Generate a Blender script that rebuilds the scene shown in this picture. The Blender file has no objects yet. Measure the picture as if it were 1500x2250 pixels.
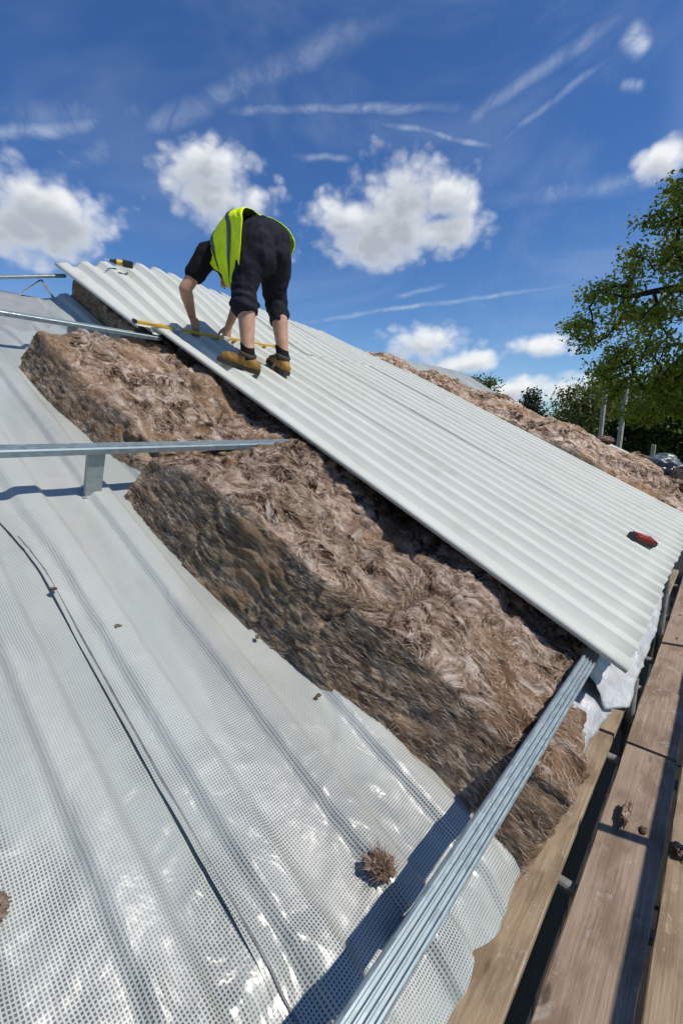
import bpy, bmesh, math, random
import numpy as np
from mathutils import Vector, Matrix
random.seed(7); RNG = np.random.default_rng(11)
scene = bpy.context.scene
COL = scene.collection
CZ = 4.1                                   # eye height above the ground; roof numbers below are relative to the eye

# ------------------------------------------------------------------ camera
cam = bpy.data.cameras.new('camera'); cam_ob = bpy.data.objects.new('camera', cam); COL.objects.link(cam_ob)
cam.sensor_fit = 'VERTICAL'; cam.sensor_height = 36.0; cam.sensor_width = 24.0
cam.lens = 36.0 * 968.0 / 2250.0
cam.clip_start = 0.02; cam.clip_end = 3000.0
_R = [(0.75303187, -0.1189978, -0.64713409), (0.65798405, 0.1361874, 0.7406146)]
_r = Vector((0.7530, 0.6580, 0.0)).normalized()
_f = Vector((-0.6471, 0.7406, -0.1809)).normalized()
_u = _r.cross(_f).normalized()
M4 = Matrix((( _r.x, _u.x, -_f.x, 0), (_r.y, _u.y, -_f.y, 0), (_r.z, _u.z, -_f.z, CZ), (0, 0, 0, 1)))
cam_ob.matrix_world = M4
scene.camera = cam_ob

# ------------------------------------------------------------------ roof frame
PITCH = math.radians(26.6)
S_AX = np.array([math.cos(PITCH), 0, -math.sin(PITCH)]); N_AX = np.array([math.sin(PITCH), 0, math.cos(PITCH)])
def W(s, y, h):
    """roof coordinates (down the slope, along the eaves, off the roof) to world"""
    s, y, h = np.broadcast_arrays(np.asarray(s, float), np.asarray(y, float), np.asarray(h, float))
    P = s[..., None] * S_AX + h[..., None] * N_AX
    P = P + np.stack([np.zeros_like(y), y, np.full_like(y, CZ)], -1)
    return P

# ------------------------------------------------------------------ sun and sky
sun_dir = 0.20 * S_AX + np.array([0, 0.17, 0]) + N_AX
sun_dir = sun_dir / np.linalg.norm(sun_dir)
sl = bpy.data.lights.new('sun', 'SUN'); sl.energy = 4.35; sl.angle = math.radians(0.53); sl.color = (1.0, 0.935, 0.82)
so = bpy.data.objects.new('sun', sl); COL.objects.link(so)
so.rotation_euler = Vector(sun_dir).to_track_quat('Z', 'Y').to_euler()
so.location = (20, 10, 40)

world = bpy.data.worlds.new('World'); scene.world = world; world.use_nodes = True
wt = world.node_tree; wt.nodes.clear()

class NT:
    """short node-tree writer"""
    def __init__(s, tree): s.t = tree
    def n(s, typ, **kw):
        nd = s.t.nodes.new(typ)
        ins = kw.pop('ins', {})
        for k, v in kw.items(): setattr(nd, k, v)
        for k, v in ins.items():
            if hasattr(v, 'is_output') or isinstance(v, bpy.types.NodeSocket): s.t.links.new(v, nd.inputs[k])
            else: nd.inputs[k].default_value = v
        return nd
    def m(s, op, a, b=None, c=None, clamp=False):
        ins = {0: a}
        if b is not None: ins[1] = b
        if c is not None: ins[2] = c
        return s.n('ShaderNodeMath', operation=op, use_clamp=clamp, ins=ins).outputs[0]
    def vm(s, op, a, b=None, scale=None):
        ins = {0: a}
        if b is not None: ins[1] = b
        if scale is not None: ins['Scale'] = scale
        nd = s.n('ShaderNodeVectorMath', operation=op, ins=ins)
        return nd.outputs['Value'] if op in ('DOT_PRODUCT', 'LENGTH', 'DISTANCE') else nd.outputs[0]
    def ramp(s, v, a, b, c=0.0, d=1.0, smooth=True):
        nd = s.n('ShaderNodeMapRange', interpolation_type='SMOOTHSTEP' if smooth else 'LINEAR',
                 ins={'Value': v, 'From Min': a, 'From Max': b, 'To Min': c, 'To Max': d})
        return nd.outputs[0]
    def mix(s, f, a, b):
        nd = s.n('ShaderNodeMix', data_type='RGBA', ins={0: f, 6: a, 7: b}); return nd.outputs[2]
    def noise(s, vec, scale, detail=4.0, rough=0.55, dist=0.0):
        return s.n('ShaderNodeTexNoise', ins={'Vector': vec, 'Scale': scale, 'Detail': detail, 'Roughness': rough, 'Distortion': dist})
    def link(s, a, b): s.t.links.new(a, b)

w = NT(wt)
elev = math.asin(sun_dir[2]); azim = math.atan2(sun_dir[0], sun_dir[1])
sky = w.n('ShaderNodeTexSky', sky_type='NISHITA', sun_disc=False, sun_elevation=elev, sun_rotation=azim,
          altitude=300.0, air_density=1.0, dust_density=0.25, ozone_density=2.2)
tc = w.n('ShaderNodeTexCoord').outputs['Generated']
sx = w.n('ShaderNodeSeparateXYZ', ins={0: tc})
az = w.m('ARCTAN2', sx.outputs[0], sx.outputs[1]); el = w.m('ARCSINE', sx.outputs[2])
# cumulus: (azimuth, elevation, half width, half height); the bank repeats every quarter turn round the horizon
CUMULUS = [(-1.271,.357,.115,.062), (-1.325,.330,.10,.045), (-.987,.470,.080,.040), (-.965,.428,.095,.043), (-.935,.385,.05,.03),
    (-.709,.405,.085,.042), (-.600,.420,.105,.066), (-.652,.365,.125,.040), (-.500,.425,.066,.046), (-.515,.380,.085,.040), (-.600,.385,.10,.05), (-.543,.181,.088,.036), (-.448,.140,.07,.022),
    (-.314,.165,.064,.020), (-.150,.421,.042,.030), (-.373,.080,.09,.026), (-.247,.076,.088,.030)]
def cloud_group(name, detail, amp):
    g = bpy.data.node_groups.new(name, 'ShaderNodeTree')
    g.interface.new_socket('Az', in_out='INPUT', socket_type='NodeSocketFloat')
    g.interface.new_socket('El', in_out='INPUT', socket_type='NodeSocketFloat')
    g.interface.new_socket('F', in_out='OUTPUT', socket_type='NodeSocketFloat')
    q = NT(g); gi = g.nodes.new('NodeGroupInput'); go = g.nodes.new('NodeGroupOutput')
    azr = q.m('SUBTRACT', q.m('FLOORED_MODULO', q.m('ADD', gi.outputs[0], 1.5), math.pi / 2), 1.5)
    vr = q.n('ShaderNodeCombineXYZ', ins={0: azr, 1: gi.outputs[1], 2: 0.0}).outputs[0]
    v = q.n('ShaderNodeCombineXYZ', ins={0: gi.outputs[0], 1: q.m('MULTIPLY', gi.outputs[1], 1.3), 2: 0.0}).outputs[0]
    best = None
    for (a, e, ra, re) in CUMULUS:
        d = q.vm('SUBTRACT', vr, (a, e, 0)); d = q.vm('MULTIPLY', d, (.87 / ra, .87 / re, 0)); l = q.vm('LENGTH', d)
        best = l if best is None else q.n('ShaderNodeMath', operation='SMOOTH_MIN', ins={0: best, 1: l, 2: 0.25}).outputs[0]
    f = q.m('SUBTRACT', 1.0, best)
    n1 = q.m('SUBTRACT', q.noise(v, 10.0, detail, .55, .2).outputs['Fac'], .5)
    f = q.m('ADD', f, q.m('MULTIPLY', n1, amp))
    if detail > 4:
        wob = q.vm('ADD', v, q.vm('MULTIPLY', q.noise(v, 40.0, 2.0, .6).outputs['Color'], (.016, .016, 0)))
        for sc_, am in ((30.0, .50), (62.0, .16)):
            d = q.n('ShaderNodeTexVoronoi', ins={'Vector': wob, 'Scale': sc_}).outputs['Distance']
            f = q.m('ADD', f, q.m('MULTIPLY', q.m('SUBTRACT', .50, d), am))
    q.link(f, go.inputs[0]); return g
cg = cloud_group('cumulus_field', 6.0, 1.55); cg2 = cloud_group('cumulus_thickness', 3.0, 1.5)
def cloud(az_, el_, grp): return w.n('ShaderNodeGroup', node_tree=grp, ins={0: az_, 1: el_}).outputs[0]
F0 = cloud(az, el, cg); F1 = cloud(w.m('ADD', az, 0.012), w.m('ADD', el, 0.026), cg2)
dens = w.ramp(F0, -0.12, 0.72)
shade = w.m('MULTIPLY', w.ramp(F1, -0.15, 0.75), w.ramp(F0, 0.05, 0.9, .25, 1.0))
# thin cirrus and old vapour trails: great circles between two directions (width, strength)
TRAILS = [((-.8616,.2995,.4099), (-.4667,.6384,.612), .026, .22), ((-.8788,.2068,.43), (-.8056,.3531,.4757), .014, .38),
    ((-.689,.504,.5208), (-.4004,.7532,.5219), .010, .34), ((-.504,.6941,.514), (-.364,.8019,.4738), .007, .45),
    ((-.6895,.6885,.2251), (-.2653,.9281,.2614), .006, .42), ((-.4052,.7651,.5004), (-.1722,.8041,.569), .016, .24),
    ((-.3575,.8054,.4729), (-.1992,.8225,.5327), .008, .22), ((-.6371,.6073,.4747), (-.566,.6722,.4773), .008, .30),
    ((-.3733,.8346,.4051), (-.1506,.9088,.3891), .020, .22), ((-.5468,.7942,.2652), (-.4685,.8376,.2811), .007, .25),
    ((-.8607,.2276,.4555), (-.7467,.438,.5005), .03, .16), ((-.1815,.8130,.5533), (-.1560,.8330,.5309), .022, .75), ((-.1869,.8430,.5043), (-.1590,.8540,.4953), .010, .5), ((.75,.30,.55), (.45,.60,.62), .02, .3), ((-.3,-.8,.45), (.35,-.75,.55), .015, .3)]
tw = w.noise(tc, 9.0, 2.0, .6)
twist = w.vm('MULTIPLY', w.vm('SUBTRACT', tw.outputs['Color'], (.5, .5, .5)), (.022, .022, .022))
tcw = w.vm('ADD', tc, twist)
grain = w.ramp(w.noise(tc, 16.0, 4.0, .68, .8).outputs['Fac'], .36, .70)
tr = None
for (a, b, wd, st) in TRAILS:
    a = Vector(a).normalized(); b = Vector(b).normalized(); nn = a.cross(b).normalized(); mid = (a + b).normalized(); tg = (b - a).normalized()
    half = (b - a).length / 2
    d = w.m('ABSOLUTE', w.vm('DOT_PRODUCT', tcw, tuple(nn)))
    across = w.m('POWER', w.ramp(d, wd * 1.25, 0.0), 1.6)
    al = w.m('ABSOLUTE', w.vm('DOT_PRODUCT', tcw, tuple(tg)))
    along = w.ramp(al, half * 1.3, half * .45)
    v = w.m('MULTIPLY', w.m('MULTIPLY', across, along), st)
    tr = v if tr is None else w.m('MAXIMUM', tr, v)
tr = w.m('MULTIPLY', tr, w.m('ADD', .30, w.m('MULTIPLY', grain, .75)))
veil = w.noise(w.vm('MULTIPLY', tc, (1.0, 1.0, 2.2)), 2.4, 4.0, .62, .8).outputs['Fac']
veil = w.m('MULTIPLY', w.ramp(veil, .42, .80), .14)
tr = w.m('MAXIMUM', tr, veil)
skyc = w.vm('MULTIPLY', sky.outputs[0], w.mix(w.ramp(el, .55, .0), (.42, .70, 1.06, 1), (.62, .84, 1.05, 1)))
# the sun-lit ice and droplets: white of the same order as a sunlit wall
ice = w.mix(tr, skyc, (6.3, 6.9, 7.8, 1))
cu = w.mix(shade, (7.8, 8.0, 8.2, 1), (3.7, 4.1, 4.7, 1))
fin = w.mix(dens, ice, cu)
bg = w.n('ShaderNodeBackground', ins={'Color': fin, 'Strength': 0.115})
wo = w.n('ShaderNodeOutputWorld', ins={0: bg.outputs[0]})
world.cycles.sampling_method = 'MANUAL'; world.cycles.sample_map_resolution = 512

vs = scene.view_settings
vs.view_transform = 'Standard'; vs.look = 'None'; vs.exposure = 0.0; vs.gamma = 1.0; vs.use_curve_mapping = False
scene.cycles.max_bounces = 5; scene.cycles.diffuse_bounces = 3; scene.cycles.glossy_bounces = 3
scene.cycles.transmission_bounces = 4; scene.cycles.transparent_max_bounces = 6
scene.cycles.use_denoising = True; scene.cycles.use_adaptive_sampling = True; scene.cycles.adaptive_threshold = .035
scene.render.film_transparent = False

# ------------------------------------------------------------------ noise in numpy
def _hash(i, j, k, seed):
    n = (i * 374761393 + j * 668265263 + k * 2147483647 * 3 + seed * 974634777) & 0xFFFFFFFF
    n = ((n ^ (n >> 13)) * 1274126177) & 0xFFFFFFFF
    n = ((n ^ (n >> 16)) * 2246822519) & 0xFFFFFFFF
    return ((n ^ (n >> 15)) & 0xFFFFFF) / float(0xFFFFFF)
def vnoise(x, y, z, seed=0):
    x, y, z = np.broadcast_arrays(np.asarray(x, float), np.asarray(y, float), np.asarray(z, float))
    i, j, k = np.floor(x).astype(np.int64), np.floor(y).astype(np.int64), np.floor(z).astype(np.int64)
    fx, fy, fz = x - i, y - j, z - k
    fx = fx * fx * fx * (fx * (fx * 6 - 15) + 10); fy = fy * fy * fy * (fy * (fy * 6 - 15) + 10); fz = fz * fz * fz * (fz * (fz * 6 - 15) + 10)
    r = 0
    for a in (0, 1):
        wx = fx if a else 1 - fx
        for b in (0, 1):
            wy = fy if b else 1 - fy
            for c in (0, 1):
                r = r + wx * wy * (fz if c else 1 - fz) * _hash(i + a, j + b, k + c, seed)
    return r * 2 - 1
def fbm(x, y, z, octv=4, seed=0, gain=.5):
    a, r = 1.0, 0.0
    for o in range(octv):
        r = r + a * vnoise(x, y, z, seed + o * 17); x, y, z = x * 2.03 + 3.1, y * 2.03 + 1.7, z * 2.03 + 5.3; a *= gain
    return r
def ridged(x, y, z, octv=3, seed=0):
    a, r = 1.0, 0.0
    for o in range(octv):
        r = r + a * (1 - 2 * np.abs(vnoise(x, y, z, seed + o * 31))); x, y, z = x * 2.1 + 7.7, y * 2.1 + 2.9, z * 2.1 + 4.1; a *= .5
    return r
def sstep(a, b, x):
    t = np.clip((x - a) / (b - a), 0, 1); return t * t * (3 - 2 * t)

# ------------------------------------------------------------------ object helpers
def mesh_obj(name, V, F, mat=None, parent=None, base=None, smooth=True, attrs=None, corner=None):
    """V: world coordinates (n,3); base: world origin of the object; parent's origin is subtracted when parented"""
    me = bpy.data.meshes.new(name)
    V = np.asarray(V, float)
    org = np.zeros(3)
    if parent is not None: org = np.array(parent['_org'])
    elif base is not None: org = np.asarray(base, float)
    if isinstance(F, np.ndarray):
        nF, k = F.shape
        me.vertices.add(len(V)); me.vertices.foreach_set('co', (V - org).astype(np.float32).ravel())
        me.loops.add(nF * k); me.loops.foreach_set('vertex_index', F.astype(np.int32).ravel())
        me.polygons.add(nF); me.polygons.foreach_set('loop_start', np.arange(0, nF * k, k, dtype=np.int32))
        me.update(calc_edges=True)
    else:
        me.from_pydata([tuple(p) for p in (V - org)], [], F); me.update()
    if attrs:
        for k, (typ, data) in attrs.items():
            at = me.attributes.new(k, typ, 'POINT')
            at.data.foreach_set('vector' if typ == 'FLOAT_VECTOR' else 'value', np.asarray(data, np.float32).ravel())
    if smooth: me.polygons.foreach_set('use_smooth', np.ones(len(me.polygons), bool))
    me.validate()
    if mat: me.materials.append(mat)
    o = bpy.data.objects.new(name, me); COL.objects.link(o)
    if parent is not None: o.parent = parent
    else: o.location = org
    o['_org'] = tuple(float(x) for x in org)
    return o
def empty(name, base, label, cat, group=None):
    o = bpy.data.objects.new(name, None); COL.objects.link(o); o.location = tuple(base); o['_org'] = tuple(float(x) for x in base)
    o.empty_display_size = .1
    return tag(o, label, cat, group)
def tag(o, label=None, cat=None, group=None, kind=None):
    if label: o['label'] = label
    if cat: o['category'] = cat
    if group: o['group'] = group
    if kind: o['kind'] = kind
    return o
def grid_faces(nu, nv, wrap_v=False):
    i = np.arange(nu - 1)[:, None]; j = np.arange(nv if wrap_v else nv - 1)[None, :]
    j2 = (j + 1) % nv
    return np.stack([i * nv + j, (i + 1) * nv + j, (i + 1) * nv + j2, i * nv + j2], -1).reshape(-1, 4)
class MB:
    """collects simple solids in world coordinates"""
    def __init__(s): s.V = []; s.F = []
    def add(s, V, F):
        o = len(s.V); s.V += [tuple(map(float, p)) for p in V]; s.F += [tuple(o + int(i) for i in f) for f in F]; return s
    def box(s, c, ax, ay, az):
        c, ax, ay, az = map(lambda q: np.asarray(q, float), (c, ax, ay, az))
        V = [c + a * ax + b * ay + d * az for a in (-1, 1) for b in (-1, 1) for d in (-1, 1)]
        return s.add(V, [(0, 1, 3, 2), (4, 6, 7, 5), (0, 4, 5, 1), (2, 3, 7, 6), (0, 2, 6, 4), (1, 5, 7, 3)])
    def tube(s, a, b, ra, rb=None, n=12, cap=True):
        a, b = np.asarray(a, float), np.asarray(b, float); rb = ra if rb is None else rb
        d = (b - a) / np.linalg.norm(b - a); u = np.cross(d, [0, 0, 1]) if abs(d[2]) < .9 else np.cross(d, [1, 0, 0]); u /= np.linalg.norm(u); v = np.cross(d, u)
        V = []
        for c, r in ((a, ra), (b, rb)):
            V += [c + r * (math.cos(t) * u + math.sin(t) * v) for t in np.linspace(0, 2 * math.pi, n, endpoint=False)]
        F = [(i, (i + 1) % n, n + (i + 1) % n, n + i) for i in range(n)]
        if cap: F += [tuple(range(n))[::-1], tuple(range(n, 2 * n))]
        return s.add(V, F)
    def extrude(s, prof, a, b, close=True):
        """prof: closed list of world offsets; from a to b"""
        a, b = np.asarray(a, float), np.asarray(b, float); n = len(prof)
        V = [a + p for p in prof] + [b + p for p in prof]
        F = [(i, (i + 1) % n, n + (i + 1) % n, n + i) for i in range(n)]
        if close: F += [tuple(range(n))[::-1], tuple(range(n, 2 * n))]
        return s.add(V, F)
    def build(s, name, mat, parent=None, base=None, smooth=False, bevel=0.0):
        o = mesh_obj(name, np.array(s.V), s.F, mat, parent, base, smooth)
        bm = bmesh.new(); bm.from_mesh(o.data); bmesh.ops.recalc_face_normals(bm, faces=bm.faces)
        if bevel: bmesh.ops.bevel(bm, geom=list(bm.edges), offset=bevel, segments=2, affect='EDGES', profile=.6)
        bm.to_mesh(o.data); bm.free()
        if bevel: o.data.polygons.foreach_set('use_smooth', np.zeros(len(o.data.polygons), bool))
        return o

# ------------------------------------------------------------------ materials
def material(name):
    m = bpy.data.materials.new(name); m.use_nodes = True; t = m.node_tree; t.nodes.clear()
    q = NT(t); b = q.n('ShaderNodeBsdfPrincipled'); o = q.n('ShaderNodeOutputMaterial', ins={0: b.outputs[0]})
    return m, q, b, o
def rf(q, name='rf'): return q.n('ShaderNodeAttribute', attribute_name=name).outputs['Vector']
def flat(name, col, rough=.6, metal=0.0, var=.15, scale=20.0, bump=0.0, bscale=60.0, spec=.5, stretch=(1, 1, 1)):
    m, q, b, o = material(name)
    tcv = q.n('ShaderNodeTexCoord').outputs['Object']
    tcv = q.vm('MULTIPLY', tcv, stretch)
    nz = q.noise(tcv, scale, 5.0, .6).outputs['Fac']
    dk = tuple(c * (1 - var) for c in col) + (1,); lt = tuple(min(1, c * (1 + var)) for c in col) + (1,)
    q.link(q.mix(q.ramp(nz, .3, .7), dk, lt), b.inputs['Base Color'])
    b.inputs['Roughness'].default_value = rough; b.inputs['Metallic'].default_value = metal; b.inputs['Specular IOR Level'].default_value = spec
    q.link(q.ramp(q.noise(tcv, scale * 2.3, 3.0).outputs['Fac'], .2, .8, max(0, rough - .1), min(1, rough + .1)), b.inputs['Roughness'])
    if bump:
        bn = q.n('ShaderNodeBump', ins={'Strength': 1.0, 'Distance': bump, 'Height': q.noise(tcv, bscale, 4.0).outputs['Fac']})
        q.link(bn.outputs[0], b.inputs['Normal'])
    return m

def mat_galv(name, col, rough):
    m, q, b, o = material(name); p = q.n('ShaderNodeTexCoord').outputs['Object']
    vo = q.n('ShaderNodeTexVoronoi', ins={'Vector': q.vm('MULTIPLY', p, (1, .5, 1)), 'Scale': 110.0}).outputs['Color']
    sp = q.n('ShaderNodeSeparateColor', ins={0: vo}).outputs[0]; st = q.noise(q.vm('MULTIPLY', p, (20, .9, 20)), 1.0, 5.0, .65).outputs['Fac']; gr = q.noise(p, 9.0, 5.0, .7).outputs['Fac']
    c = q.mix(sp, tuple(x * .86 for x in col) + (1,), tuple(x * 1.14 for x in col) + (1,)); c = q.mix(q.m('MULTIPLY', q.ramp(st, .5, .75), .35), c, tuple(x * .62 for x in col) + (1,))
    c = q.mix(q.m('MULTIPLY', q.ramp(gr, .56, .70), .35), c, (.40, .40, .38, 1))
    q.link(c, b.inputs['Base Color']); b.inputs['Metallic'].default_value = .3; q.link(q.ramp(q.m('ADD', sp, st), .3, 1.5, rough - .1, rough + .14), b.inputs['Roughness'])
    return m
def mat_sheet():
    m, q, b, o = material('coated_steel_sheet')
    p = rf(q)
    big = q.noise(q.vm('MULTIPLY', p, (1.2, 3.0, 1)), 1.6, 4.0, .6).outputs['Fac']
    streak = q.noise(q.vm('MULTIPLY', p, (2.2, 60.0, 60.0)), 1.0, 5.0, .65).outputs['Fac']
    spots = q.noise(p, 70.0, 3.0, .7).outputs['Fac']
    c = q.mix(q.ramp(big, .3, .7), (.490, .510, .465, 1), (.530, .550, .505, 1))
    c = q.mix(q.m('MULTIPLY', q.ramp(streak, .50, .80), .30), c, (.40, .41, .37, 1))
    c = q.mix(q.m('MULTIPLY', q.ramp(spots, .68, .80), .55), c, (.27, .26, .23, 1))
    smd = q.noise(q.vm('MULTIPLY', p, (3.5, 5.0, 1)), 1.0, 6.0, .68, .6).outputs['Fac']
    c = q.mix(q.m('MULTIPLY', q.ramp(smd, .54, .70), .30), c, (.33, .31, .26, 1))
    q.link(c, b.inputs['Base Color'])
    q.link(q.ramp(streak, .2, .8, .52, .68), b.inputs['Roughness']); b.inputs['Specular IOR Level'].default_value = .30
    wob = q.noise(q.vm('MULTIPLY', p, (1.5, 8.0, 1)), 2.4, 3.0).outputs['Fac']
    bn = q.n('ShaderNodeBump', ins={'Strength': 1.0, 'Distance': .0015, 'Height': wob}); q.link(bn.outputs[0], b.inputs['Normal'])
    return m
def mat_membrane():
    m, q, b, o = material('reinforced_membrane')
    p = rf(q); sp = q.n('ShaderNodeSeparateXYZ', ins={0: p})
    pw = q.n('ShaderNodeSeparateXYZ', ins={0: rf(q, 'weave')}); at = lambda n_: q.n('ShaderNodeAttribute', attribute_name=n_).outputs['Fac']
    def thread(v, pitch, width):
        fr = q.m('FRACT', q.m('DIVIDE', v, pitch)); d = q.m('ABSOLUTE', q.m('SUBTRACT', fr, .5))
        return q.ramp(d, width - .055, width + .055)       # 1 on the thread
    t1 = thread(pw.outputs[0], .0060, .315); t2 = thread(pw.outputs[1], .0056, .305)
    th = q.m('MAXIMUM', t1, t2)
    lay = at('lay'); touch = at('touch')
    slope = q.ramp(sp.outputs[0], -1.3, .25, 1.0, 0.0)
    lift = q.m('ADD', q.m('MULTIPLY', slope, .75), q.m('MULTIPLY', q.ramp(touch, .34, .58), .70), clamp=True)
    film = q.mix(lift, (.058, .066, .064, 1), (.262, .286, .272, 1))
    yarn = q.mix(q.ramp(lay, .3, .7), (.365, .388, .368, 1), (.44, .462, .440, 1))
    dust = q.noise(p, 34.0, 4.0, .7).outputs['Fac']
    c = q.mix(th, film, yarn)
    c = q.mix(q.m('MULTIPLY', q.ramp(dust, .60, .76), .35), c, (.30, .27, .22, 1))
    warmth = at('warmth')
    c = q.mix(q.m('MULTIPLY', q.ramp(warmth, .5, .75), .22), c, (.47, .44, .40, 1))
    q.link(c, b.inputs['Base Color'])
    q.link(q.ramp(lay, .25, .75, .27, .42), b.inputs['Roughness']); b.inputs['Specular IOR Level'].default_value = .62
    cre = q.noise(q.vm('MULTIPLY', p, (9, 14, 1)), 1.0, 3.0, .6, .7).outputs['Fac']
    h = q.m('MULTIPLY', cre, .006)
    bn = q.n('ShaderNodeBump', ins={'Strength': 1.0, 'Distance': 1.0, 'Height': h}); q.link(bn.outputs[0], b.inputs['Normal'])
    return m
def mat_film():
    m, q, b, o = material('silver_film')
    p = q.n('ShaderNodeTexCoord').outputs['Object']
    nz = q.noise(p, 14.0, 5.0, .6, .5).outputs['Fac']
    q.link(q.mix(q.ramp(nz, .3, .7), (.38, .395, .42, 1), (.54, .55, .57, 1)), b.inputs['Base Color'])
    b.inputs['Roughness'].default_value = .30; b.inputs['Specular IOR Level'].default_value = .7
    bn = q.n('ShaderNodeBump', ins={'Strength': 1.0, 'Distance': .012, 'Height': q.noise(p, 18.0, 4.0, .6, 1.0).outputs['Fac']}); q.link(bn.outputs[0], b.inputs['Normal'])
    return m
def mat_wool(name, pale=1.0):
    m, q, b, o = material(name)
    p = rf(q); side = q.n('ShaderNodeAttribute', attribute_name='side').outputs['Fac']
    # folded, combed fibre: the noise space is bent twice before the fine grain is read along it
    p1 = rf(q, 'bend1'); p2 = rf(q, 'bend2'); lump = q.n('ShaderNodeAttribute', attribute_name='lump').outputs['Fac']
    def ramp4(fac, stops):
        cr = q.n('ShaderNodeValToRGB', ins={0: fac}); e = cr.color_ramp.elements
        e[0].position, e[1].position = stops[0][0], stops[-1][0]
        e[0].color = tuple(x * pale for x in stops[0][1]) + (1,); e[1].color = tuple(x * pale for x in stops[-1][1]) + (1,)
        for p_, c_ in stops[1:-1]: k = e.new(p_); k.color = tuple(x * pale for x in c_) + (1,)
        return cr.outputs[0]
    comb = q.noise(q.vm('MULTIPLY', p2, (30, 58, 55)), 1.0, 8.0, .74).outputs['Fac']           # fine combed streaks
    f = q.m('ADD', q.m('MULTIPLY', comb, .68), q.m('MULTIPLY', lump, .32))
    ct = ramp4(f, [(.395, (.028, .018, .012)), (.445, (.100, .065, .045)), (.49, (.215, .150, .109)), (.54, (.335, .248, .190)), (.62, (.54, .445, .37))])
    ps = q.vm('ADD', q.vm('MULTIPLY', p, (.7, .7, .85)), q.vm('MULTIPLY', p1, (.3, .3, .15)))
    lay = q.noise(q.vm('MULTIPLY', ps, (24, 26, 125)), 1.0, 7.0, .74, .2).outputs['Fac']
    fs = q.m('ADD', q.m('MULTIPLY', lay, .84), q.m('MULTIPLY', lump, .16))
    cs = ramp4(fs, [(.37, (.045, .033, .022)), (.44, (.150, .112, .076)), (.51, (.275, .212, .148)), (.58, (.46, .37, .275)), (.65, (.64, .54, .43))])
    c = q.mix(side, ct, cs)
    patch = q.n('ShaderNodeAttribute', attribute_name='patch').outputs['Fac']
    c = q.mix(q.m('MULTIPLY', q.ramp(patch, .50, .64), .50), c, (.30 * pale, .185 * pale, .105 * pale, 1))
    white = q.noise(q.vm('MULTIPLY', p2, (6, 17, 16)), 1.0, 5.0, .64).outputs['Fac']
    c = q.mix(q.m('MULTIPLY', q.m('MULTIPLY', q.ramp(white, .55, .66), .80), q.m('SUBTRACT', 1.0, q.m('MULTIPLY', side, .8))), c, (.60, .525, .46, 1))
    q.link(c, b.inputs['Base Color']); b.inputs['Roughness'].default_value = 1.0; b.inputs['Specular IOR Level'].default_value = .03
    hh = q.n('ShaderNodeMix', data_type='FLOAT', ins={0: side, 2: f, 3: fs}).outputs[0]
    h = q.m('MULTIPLY', hh, .026)
    bn = q.n('ShaderNodeBump', ins={'Strength': .9, 'Distance': 1.0, 'Height': h}); q.link(bn.outputs[0], b.inputs['Normal'])
    return m
def mat_fibre():
    m, q, b, o = material('wool_fibre')
    s = q.n('ShaderNodeAttribute', attribute_name='tone').outputs['Fac']
    cr = q.n('ShaderNodeValToRGB', ins={0: s}); e = cr.color_ramp.elements
    e[0].position = 0; e[0].color = (.085, .050, .030, 1); e[1].position = 1; e[1].color = (.66, .56, .475, 1)
    k = e.new(.55); k.color = (.30, .195, .128, 1)
    q.link(cr.outputs[0], b.inputs['Base Color']); b.inputs['Roughness'].default_value = .75; b.inputs['Specular IOR Level'].default_value = .3
    return m
def mat_wood(name, a, c2, dark):
    m, q, b, o = material(name)
    p = q.n('ShaderNodeTexCoord').outputs['Object']
    rnd = q.n('ShaderNodeObjectInfo').outputs['Random']
    p = q.vm('ADD', p, q.n('ShaderNodeCombineXYZ', ins={0: q.m('MULTIPLY', rnd, 13.0), 1: q.m('MULTIPLY', rnd, 29.0), 2: 0.0}).outputs[0])
    wv = q.noise(q.vm('MULTIPLY', p, (3, 1.4, 3)), 1.5, 3.0); pw = q.vm('ADD', p, q.vm('MULTIPLY', wv.outputs['Color'], (.012, .03, .012)))
    grain = q.noise(q.vm('MULTIPLY', pw, (95, 2.6, 60)), 1.0, 7.0, .70).outputs['Fac']
    blot = q.noise(q.vm('MULTIPLY', p, (5, 2, 5)), 1.4, 5.0, .62).outputs['Fac']
    knot = q.n('ShaderNodeTexVoronoi', ins={'Vector': q.vm('MULTIPLY', pw, (9, 2.6, 9)), 'Scale': 1.0}).outputs['Distance']
    c = q.mix(q.ramp(grain, .32, .68), a, c2)
    c = q.mix(q.m('MULTIPLY', q.ramp(blot, .44, .62), .62), c, dark)
    c = q.mix(q.m('MULTIPLY', q.ramp(knot, .13, .05), .8), c, tuple(x * .45 for x in dark[:3]) + (1,))
    crk = q.noise(q.vm('MULTIPLY', pw, (150, 1.3, 90)), 1.0, 3.0, .6).outputs['Fac']
    c = q.mix(q.m('MULTIPLY', q.ramp(crk, .34, .27), .85), c, tuple(x * .35 for x in dark[:3]) + (1,))
    fl = q.noise(p, 85.0, 3.0, .7).outputs['Fac']
    c = q.mix(q.m('MULTIPLY', q.ramp(fl, .66, .76), .5), c, (.50, .45, .38, 1))
    cem = q.noise(q.vm('MULTIPLY', p, (9, 5, 9)), 1.6, 5.0, .7, .5).outputs['Fac']
    c = q.mix(q.m('MULTIPLY', q.ramp(cem, .58, .66), .42), c, (.46, .42, .37, 1))
    q.link(c, b.inputs['Base Color']); b.inputs['Roughness'].default_value = .85; b.inputs['Specular IOR Level'].default_value = .25
    bn = q.n('ShaderNodeBump', ins={'Strength': .8, 'Distance': .004, 'Height': grain}); q.link(bn.outputs[0], b.inputs['Normal'])
    return m
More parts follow.
